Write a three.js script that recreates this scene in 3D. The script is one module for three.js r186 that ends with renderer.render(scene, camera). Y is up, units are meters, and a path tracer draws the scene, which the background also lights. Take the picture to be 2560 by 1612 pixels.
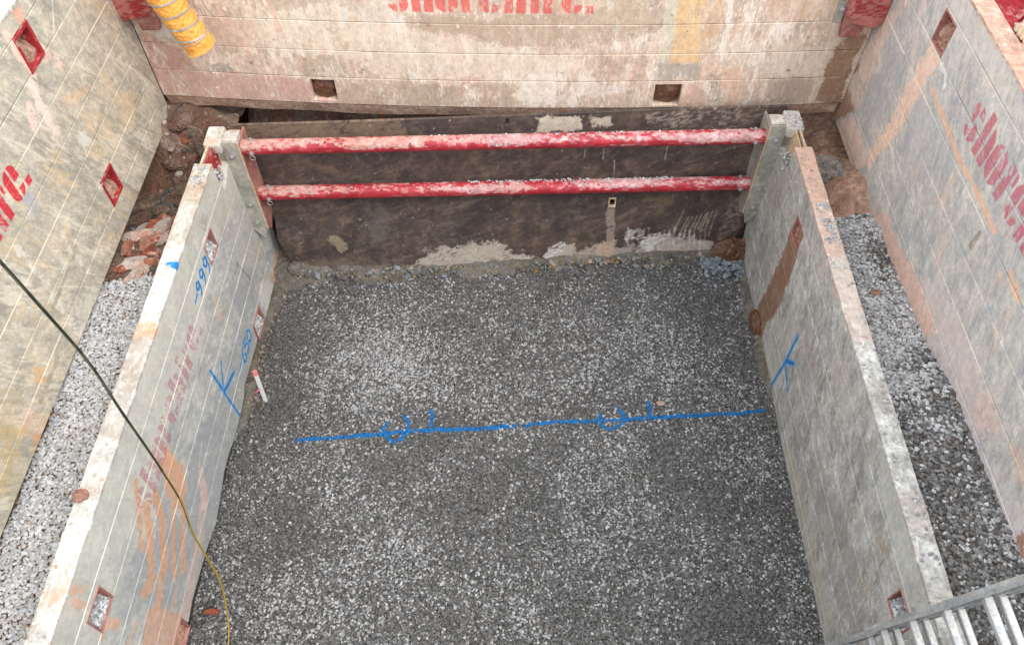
import * as THREE from 'three';
import { mergeGeometries } from 'three/addons/utils/BufferGeometryUtils.js';
import { RoundedBoxGeometry } from 'three/addons/geometries/RoundedBoxGeometry.js';

// ---------------------------------------------------------------- camera, sky, sun, exposure
const scene = new THREE.Scene();
const D2R = Math.PI / 180;
const camera = new THREE.PerspectiveCamera(44.28, 1024 / 644, 0.05, 400);
camera.rotation.order = 'YXZ';
camera.rotation.set(-53.92 * D2R, 0.86 * D2R, -0.40 * D2R);
camera.position.set(0.090, 3.351, 0);
const renderer = new THREE.WebGLRenderer({ antialias: true });
renderer.setSize(1024, 644);
renderer.toneMapping = THREE.LinearToneMapping;
renderer.toneMappingExposure = 2.15;
renderer.shadowMap.enabled = true;
{ // overcast sky: even, a little brighter overhead (CIE overcast)
  const w = 64, h = 32, d = new Float32Array(w * h * 4);
  for (let j = 0; j < h; j++) for (let i = 0; i < w; i++) {
    const el = ((j + .5) / h - .5) * Math.PI, s = Math.sin(el);
    const L = s > 0 ? .82 + .1 * s : .3;
    const o = (j * w + i) * 4; d[o] = L * .945; d[o + 1] = L; d[o + 2] = L * 1.06; d[o + 3] = 1;
  }
  const t = new THREE.DataTexture(d, w, h, THREE.RGBAFormat, THREE.FloatType);
  t.mapping = THREE.EquirectangularReflectionMapping; t.magFilter = THREE.LinearFilter; t.needsUpdate = true;
  scene.background = t; scene.environment = t;
}
const sun = new THREE.DirectionalLight(0xfff8f2, 1.0);
sun.position.set(6.2, 9, 3.0); sun.target.position.set(0, -1, -2.4);
sun.castShadow = true; sun.shadow.radius = 48; sun.shadow.mapSize.set(2048, 2048);
Object.assign(sun.shadow.camera, { left: -6, right: 6, top: 6, bottom: -6, near: 1, far: 30 });
scene.add(sun, sun.target);

// ---------------------------------------------------------------- helpers
function rng(seed) { let a = seed >>> 0; return () => { a = a + 0x6D2B79F5 | 0; let t = Math.imul(a ^ a >>> 15, 1 | a); t = t + Math.imul(t ^ t >>> 7, 61 | t) ^ t; return ((t ^ t >>> 14) >>> 0) / 4294967296; }; }
const TAB = new Float32Array(65536); { const r = rng(7); for (let i = 0; i < 65536; i++) TAB[i] = r(); }
function vn(x, y) {
  const xi = Math.floor(x), yi = Math.floor(y); let fx = x - xi, fy = y - yi;
  fx = fx * fx * (3 - 2 * fx); fy = fy * fy * (3 - 2 * fy);
  const x0 = xi & 255, x1 = (xi + 1) & 255, y0 = (yi & 255) << 8, y1 = ((yi + 1) & 255) << 8;
  const a = TAB[y0 | x0], b = TAB[y0 | x1], c = TAB[y1 | x0], d = TAB[y1 | x1];
  return a + (b - a) * fx + (c - a) * fy + (a - b - c + d) * fx * fy;
}
function fbm(x, y, o = 3) { let s = 0, a = .5, n = 0; for (let i = 0; i < o; i++) { s += a * vn(x, y); n += a; a *= .5; x = x * 2.03 + 17.3; y = y * 2.03 + 9.1; } return s / n; }
const sstep = (a, b, x) => { const t = Math.min(1, Math.max(0, (x - a) / (b - a))); return t * t * (3 - 2 * t); };
const lerp = (a, b, t) => a + (b - a) * t;
const hexRGB = c => [(c >> 16) & 255, (c >> 8) & 255, c & 255];

class Paint { // a surface texture in metres: (a0,b0) lower left, W x H
  constructor(a0, b0, W, H, ppm) {
    Object.assign(this, { a0, b0, W, H, ppm }); this.w = Math.round(W * ppm); this.h = Math.round(H * ppm);
    this.c = new Float32Array(this.w * this.h * 3); this.z = new Float32Array(this.w * this.h).fill(.5);
  }
  base(fn) { let o = 0, k = 0; for (let j = 0; j < this.h; j++) for (let i = 0; i < this.w; i++) { const v = fn(this.a0 + (i + .5) / this.ppm, this.b0 + (j + .5) / this.ppm); this.c[o++] = v[0]; this.c[o++] = v[1]; this.c[o++] = v[2]; if (v[3] !== undefined) this.z[k] = v[3]; k++; } return this; }
  stain([kind, col, op, w, edge, brk, q], opt = {}) {
    const [R, G, B] = hexRGB(col), n = q.length / 2, f = opt.freq ?? 22; let x0 = 1e9, x1 = -1e9, y0 = 1e9, y1 = -1e9;
    for (let i = 0; i < n; i++) { x0 = Math.min(x0, q[2 * i]); x1 = Math.max(x1, q[2 * i]); y0 = Math.min(y0, q[2 * i + 1]); y1 = Math.max(y1, q[2 * i + 1]); }
    const m = edge + w / 2 + .01, soft = opt.soft ?? .004 + edge * .16, hgt = opt.h ?? .06;
    const i0 = Math.max(0, Math.floor((x0 - m - this.a0) * this.ppm)), i1 = Math.min(this.w - 1, Math.ceil((x1 + m - this.a0) * this.ppm));
    const j0 = Math.max(0, Math.floor((y0 - m - this.b0) * this.ppm)), j1 = Math.min(this.h - 1, Math.ceil((y1 + m - this.b0) * this.ppm));
    for (let j = j0; j <= j1; j++) for (let i = i0; i <= i1; i++) {
      const x = this.a0 + (i + .5) / this.ppm, y = this.b0 + (j + .5) / this.ppm; let d2 = 1e9, ins = false;
      for (let k = 0, l = n - 1; k < n; l = k++) {
        const ax = q[2 * l], ay = q[2 * l + 1], bx = q[2 * k], by = q[2 * k + 1];
        if (kind === 1 && k === 0 && n > 1) continue;
        const ex = bx - ax, ey = by - ay; let t = ((x - ax) * ex + (y - ay) * ey) / (ex * ex + ey * ey + 1e-12); t = t < 0 ? 0 : t > 1 ? 1 : t;
        const dx = x - ax - ex * t, dy = y - ay - ey * t, dd = dx * dx + dy * dy; if (dd < d2) d2 = dd;
        if (kind === 0 && (ay > y) !== (by > y) && x < ex * (y - ay) / ey + ax) ins = !ins;
      }
      let d = Math.sqrt(d2); d = kind === 1 ? d - w / 2 : ins ? -d : d;
      if (d > m) continue;
      d += ((fbm(x * f + 3.1, y * f + 7.7, 3) - .5) * 1.5 + (fbm(x * f * 5 + 9, y * f * 5 + 2, 2) - .5) * .8) * edge;
      if (opt.shrink) d += opt.shrink; let al = sstep(soft, -soft, d); if (al <= 0) continue;
      if (brk > 0) { const cs = this.cs ?? 1, sn = this.sn ?? 0, ra = (x * cs + y * sn), rb = (y * cs - x * sn), g = fbm(ra * 34 + 31, rb * 95 + 5, 3) * .6 + fbm(x * 9 + 2, y * 9, 2) * .4; al *= sstep(brk - .02, brk + .2, g); }
      al *= op * (1 - .25 * vn(x * 160, y * 160));
      const gr = .94 + .12 * vn(x * 45 + 50, y * 45), o = (j * this.w + i) * 3;
      this.c[o] = lerp(this.c[o], R * gr, al); this.c[o + 1] = lerp(this.c[o + 1], G * gr, al); this.c[o + 2] = lerp(this.c[o + 2], B * gr, al);
      this.z[j * this.w + i] += hgt * al * (.5 + gr - .94);
    }
    return this;
  }
  dir(a) { this.cs = Math.cos(a); this.sn = Math.sin(a); return this; }
  scuff(col, op, fa, fb, th, w = .22, seed = 0) { // dust and grime dragged along the panel's own direction
    const [R, G, B] = hexRGB(col), cs = this.cs ?? 1, sn = this.sn ?? 0;
    for (let j = 0; j < this.h; j++) for (let i = 0; i < this.w; i++) {
      const x = this.a0 + i / this.ppm + seed, y = this.b0 + j / this.ppm, ra = x * cs + y * sn, rb = y * cs - x * sn, g = fbm(ra * fa + 3, rb * fb + 8, 4) * .62 + fbm(ra * fa * 6, rb * fb * 6, 2) * .38, al = op * sstep(th, th + w, g); if (al < .004) continue;
      const o = (j * this.w + i) * 3; this.c[o] = lerp(this.c[o], R, al); this.c[o + 1] = lerp(this.c[o + 1], G, al); this.c[o + 2] = lerp(this.c[o + 2], B, al); this.z[j * this.w + i] += .12 * al;
    }
    return this;
  }
  scratches(seed, count, colF, len, ang, spread, wid = .0022, op = .5) { // fine drag marks
    const r = rng(seed);
    for (let s = 0; s < count; s++) {
      const x = this.a0 + r() * this.W, y = this.b0 + r() * this.H, L = len * (.3 + r() * r() * 1.6), a = ang + (r() - .5) * spread;
      const pts = []; let cx = x, cy = y, aa = a; const bend = (r() - .5) * .5;
      for (let k = 0; k < 5; k++) { pts.push(cx, cy); cx += Math.cos(aa) * L / 4; cy += Math.sin(aa) * L / 4; aa += bend / 4; }
      this.stain([1, colF(r), op * (.4 + .6 * r()), wid * (.6 + r()), .0015, 0, pts], { soft: .0022, h: -.12 });
    }
    return this;
  }
  specks(seed, count, colF, rMin, rMax, op = .8) {
    const r = rng(seed);
    for (let s = 0; s < count; s++) { const x = this.a0 + r() * this.W, y = this.b0 + r() * this.H, w = rMin + (rMax - rMin) * r() ** 3; this.stain([1, colF(r), op * (.5 + .5 * r()), w * 2, w * .8, 0, [x, y, x + w * (r() - .5) * 2, y + w * (r() - .5) * 2]], { soft: .003, freq: 70, h: .1 }); }
    return this;
  }
  seams(ys, col, x0, x1, seed, op = .8) { // joints between planks: weld metal and dust in places, open and dark in others
    const [R, G, B] = hexRGB(col);
    for (const ys0 of ys) for (let i = 0; i < this.w; i++) {
      const x = this.a0 + (i + .5) / this.ppm; if (x < x0 || x > x1) continue;
      const n = fbm(x * 2.2 + ys0 * 91, ys0 * 37 + seed, 3), a = op * sstep(.36, .56, n), dk = .55 * sstep(.62, .42, n), w = .0022 + .0026 * fbm(x * 5, ys0 * 50, 2), st = (vn(Math.floor(x * 3.1 + vn(x, ys0) * .4) * 1.7, ys0 * 13) - .5) * .006, yc = ys0 + st;
      const j0 = Math.max(0, Math.floor((yc - .01 - this.b0) * this.ppm)), j1 = Math.min(this.h - 1, Math.ceil((yc + .01 - this.b0) * this.ppm));
      for (let j = j0; j <= j1; j++) { const y = this.b0 + (j + .5) / this.ppm, d = y - yc, al = a * sstep(w, w * .35, Math.abs(d)), ad = dk * sstep(.004, .001, Math.abs(d - .003)), o = (j * this.w + i) * 3; for (let k = 0; k < 3; k++) { let v = this.c[o + k]; v = lerp(v, [92, 80, 68][k], ad); this.c[o + k] = lerp(v, [R, G, B][k], al); } }
    }
    return this;
  }
  maps(gain = 1) {
    const N = this.w * this.h, a = new Uint8Array(N * 4), b = new Uint8Array(N * 4);
    for (let i = 0; i < N; i++) { for (let k = 0; k < 3; k++) a[i * 4 + k] = Math.max(0, Math.min(255, this.c[i * 3 + k] * gain)); a[i * 4 + 3] = 255; const v = Math.max(0, Math.min(255, this.z[i] * 255)); b[i * 4] = b[i * 4 + 1] = b[i * 4 + 2] = v; b[i * 4 + 3] = 255; }
    const mk = (d, srgb) => { const t = new THREE.DataTexture(d, this.w, this.h); t.magFilter = THREE.LinearFilter; t.minFilter = THREE.LinearMipmapLinearFilter; t.generateMipmaps = true; t.wrapS = t.wrapT = THREE.RepeatWrapping; if (srgb) t.colorSpace = THREE.SRGBColorSpace; t.needsUpdate = true; return t; };
    return { map: mk(a, true), bumpMap: mk(b, false) };
  }
  mat(o = {}) { const { gain, bump, ...rest } = o; return new THREE.MeshStandardMaterial({ ...this.maps(gain ?? 1), bumpScale: bump ?? .002, roughness: .78, metalness: 0, ...rest }); }
}
// geometry: uv from world position (metres in the paint's frame)
function uvPaint(geo, P, ax, ay) { const p = geo.attributes.position, uv = new Float32Array(p.count * 2); for (let i = 0; i < p.count; i++) { const v = [p.getX(i), p.getY(i), p.getZ(i)]; uv[2 * i] = (v[ax] - P.a0) / P.W; uv[2 * i + 1] = (v[ay] - P.b0) / P.H; } geo.setAttribute('uv', new THREE.BufferAttribute(uv, 2)); return geo; }
function uvBox(geo, s = 1, off = 0) { // box projection in metres
  if (geo.index) geo = geo.toNonIndexed(); if (!geo.attributes.normal) geo.computeVertexNormals(); const p = geo.attributes.position, uv = new Float32Array(p.count * 2), A = new THREE.Vector3(), B = new THREE.Vector3(), Cc = new THREE.Vector3();
  for (let i = 0; i < p.count; i += 3) {
    A.fromBufferAttribute(p, i); B.fromBufferAttribute(p, i + 1); Cc.fromBufferAttribute(p, i + 2); const n = B.clone().sub(A).cross(Cc.clone().sub(A)), ax = Math.abs(n.x), ay = Math.abs(n.y), az = Math.abs(n.z);
    for (let k = 0; k < 3; k++) { const v = k === 0 ? A : k === 1 ? B : Cc; let u, w; if (ay >= ax && ay >= az) { u = v.z; w = v.x; } else if (ax >= az) { u = v.z; w = v.y; } else { u = v.x; w = v.y; } uv[2 * (i + k)] = (u + off) * s; uv[2 * (i + k) + 1] = (w + off * .7) * s; }
  }
  geo.setAttribute('uv', new THREE.BufferAttribute(uv, 2)); return geo;
}
const used = {};
function numbered(n) { used[n] = (used[n] ?? -1) + 1; return used[n] ? n + '_' + String(used[n]).padStart(3, '0') : n; }
function mesh(name, geo, mat, parent, top) { const m = new THREE.Mesh(geo, mat); m.name = name; m.castShadow = m.receiveShadow = true; if (parent) parent.add(m); else { m.name = numbered(name); scene.add(m); } return m; }
function thing(name, label, category, group) { const g = new THREE.Group(); g.name = numbered(name); g.userData = { label, category }; if (group) g.userData.group = group; scene.add(g); return g; }
function single(name, geo, mat, label, category, group) { const m = mesh(name, geo, mat); m.userData = { label, category }; if (group) m.userData.group = group; return m; }
function setting(name, geo, mat, kind = 'structure') { const m = mesh(name, geo, mat); m.userData = { kind }; return m; }
function jit(geo, amp, f, seed = 0) { const p = geo.attributes.position; for (let i = 0; i < p.count; i++) { const x = p.getX(i), y = p.getY(i), z = p.getZ(i); p.setXYZ(i, x + (fbm(y * f + seed, z * f + 9, 2) - .5) * 2 * amp, y + (fbm(x * f + 5 + seed, z * f, 2) - .5) * 2 * amp, z + (fbm(x * f + seed, y * f + 3, 2) - .5) * 2 * amp); } geo.computeVertexNormals(); return geo; }
const box = (x0, x1, y0, y1, z0, z1, r = .004) => { const g = new RoundedBoxGeometry(x1 - x0, y1 - y0, z1 - z0, 2, Math.min(r, (x1 - x0) / 2.1, (y1 - y0) / 2.1, (z1 - z0) / 2.1)); g.translate((x0 + x1) / 2, (y0 + y1) / 2, (z0 + z1) / 2); return uvBox(g); };
// an outline (a,b) with holes, extruded; map(a,b,d) puts it in the world
function slab(pts, holes, thick, bev, map, flip) {
  const s = new THREE.Shape(pts.map(p => new THREE.Vector2(p[0], p[1])));
  for (const h of holes) s.holes.push(new THREE.Path(h.map(p => new THREE.Vector2(p[0], p[1]))));
  let g = new THREE.ExtrudeGeometry(s, { depth: thick - 2 * bev, bevelEnabled: bev > 0, bevelThickness: bev, bevelSize: bev, bevelOffset: -bev, bevelSegments: 1, steps: 1, curveSegments: 6 });
  if (g.index) g = g.toNonIndexed(); const p = g.attributes.position;
  for (let i = 0; i < p.count; i++) { const v = map(p.getX(i), p.getY(i), p.getZ(i) + bev); p.setXYZ(i, v[0], v[1], v[2]); }
  if (flip) for (let i = 0; i < p.count; i += 3) { const a = [p.getX(i + 1), p.getY(i + 1), p.getZ(i + 1)]; p.setXYZ(i + 1, p.getX(i + 2), p.getY(i + 2), p.getZ(i + 2)); p.setXYZ(i + 2, ...a); }
  g.deleteAttribute('normal'); g.deleteAttribute('uv'); g.computeVertexNormals(); return g;
}
const rect = (a0, a1, b0, b1) => [[a0, b0], [a1, b0], [a1, b1], [a0, b1]];
const edgeRow = (a0, a1, b0, b1, step, w) => { const o = [], n = Math.max(2, Math.round((a1 - a0) / step)); for (let i = 0; i <= n; i++) { const a = lerp(a0, a1, i / n); o.push([a, b0 + (vn(a * 5, b0 * 31) - .5) * w]); } for (let i = n; i >= 0; i--) { const a = lerp(a0, a1, i / n); o.push([a, b1 + (vn(a * 5, b1 * 31) - .5) * w]); } return o; };

// a plank with square holes: chamfered long edges; bp = break points along its length
function plankGeo(a0, a1, y0, y1, thick, holes, map, flip, step = .3) {
  const B = .0035, pos = [], quad = (p, q, r, s) => { const v = [p, q, r, p, r, s].map(t => map(...t)); if (flip) { [v[1], v[2]] = [v[2], v[1]];[v[4], v[5]] = [v[5], v[4]]; } for (const t of v) pos.push(...t); };
  const bp = [a0, a1]; for (let a = a0 + step; a < a1 - .05; a += step) bp.push(a); for (const h of holes) bp.push(h[0] - h[2] / 2, h[0] + h[2] / 2); bp.sort((x, y) => x - y);
  const e0 = a => y0 + (vn(a * 5, y0 * 31) - .5) * .0025, e1 = a => y1 + (vn(a * 5, y1 * 31) - .5) * .0025;
  for (let i = 0; i + 1 < bp.length; i++) {
    const a = bp[i], b = bp[i + 1], m = (a + b) / 2, h = holes.find(h => Math.abs(m - h[0]) < h[2] / 2), l0 = e0(a), l1 = e0(b), u0 = e1(a), u1 = e1(b); if (b - a < 1e-5) continue;
    const face = (p0, p1, q0, q1) => quad([a, p0, 0], [b, p1, 0], [b, q1, 0], [a, q0, 0]);
    if (h) { const c = h[1] - h[3] / 2, d = h[1] + h[3] / 2; face(l0 + B, l1 + B, c, c); face(d, d, u0 - B, u1 - B); quad([a, c, thick], [a, c, 0], [b, c, 0], [b, c, thick]); quad([a, d, 0], [a, d, thick], [b, d, thick], [b, d, 0]); if (Math.abs(a - h[0] + h[2] / 2) < 1e-4) quad([a, c, thick], [a, d, thick], [a, d, 0], [a, c, 0]); if (Math.abs(b - h[0] - h[2] / 2) < 1e-4) quad([b, c, 0], [b, d, 0], [b, d, thick], [b, c, thick]); }
    else { face(l0 + B, l1 + B, u0 - B, u1 - B); quad([b, l1, thick], [a, l0, thick], [a, u0, thick], [b, u1, thick]); }
    quad([a, l0, B], [b, l1, B], [b, l1 + B, 0], [a, l0 + B, 0]); quad([a, u0 - B, 0], [b, u1 - B, 0], [b, u1, B], [a, u0, B]);
    quad([a, l0, thick], [b, l1, thick], [b, l1, B], [a, l0, B]); quad([a, u0, B], [b, u1, B], [b, u1, thick], [a, u0, thick]);
  }
  quad([a0, e0(a0), thick], [a0, e0(a0), 0], [a0, e1(a0), 0], [a0, e1(a0), thick]); quad([a1, e0(a1), 0], [a1, e0(a1), thick], [a1, e1(a1), thick], [a1, e1(a1), 0]);
  const g = new THREE.BufferGeometry(); g.setAttribute('position', new THREE.Float32BufferAttribute(pos, 3)); g.computeVertexNormals(); return g;
}
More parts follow.
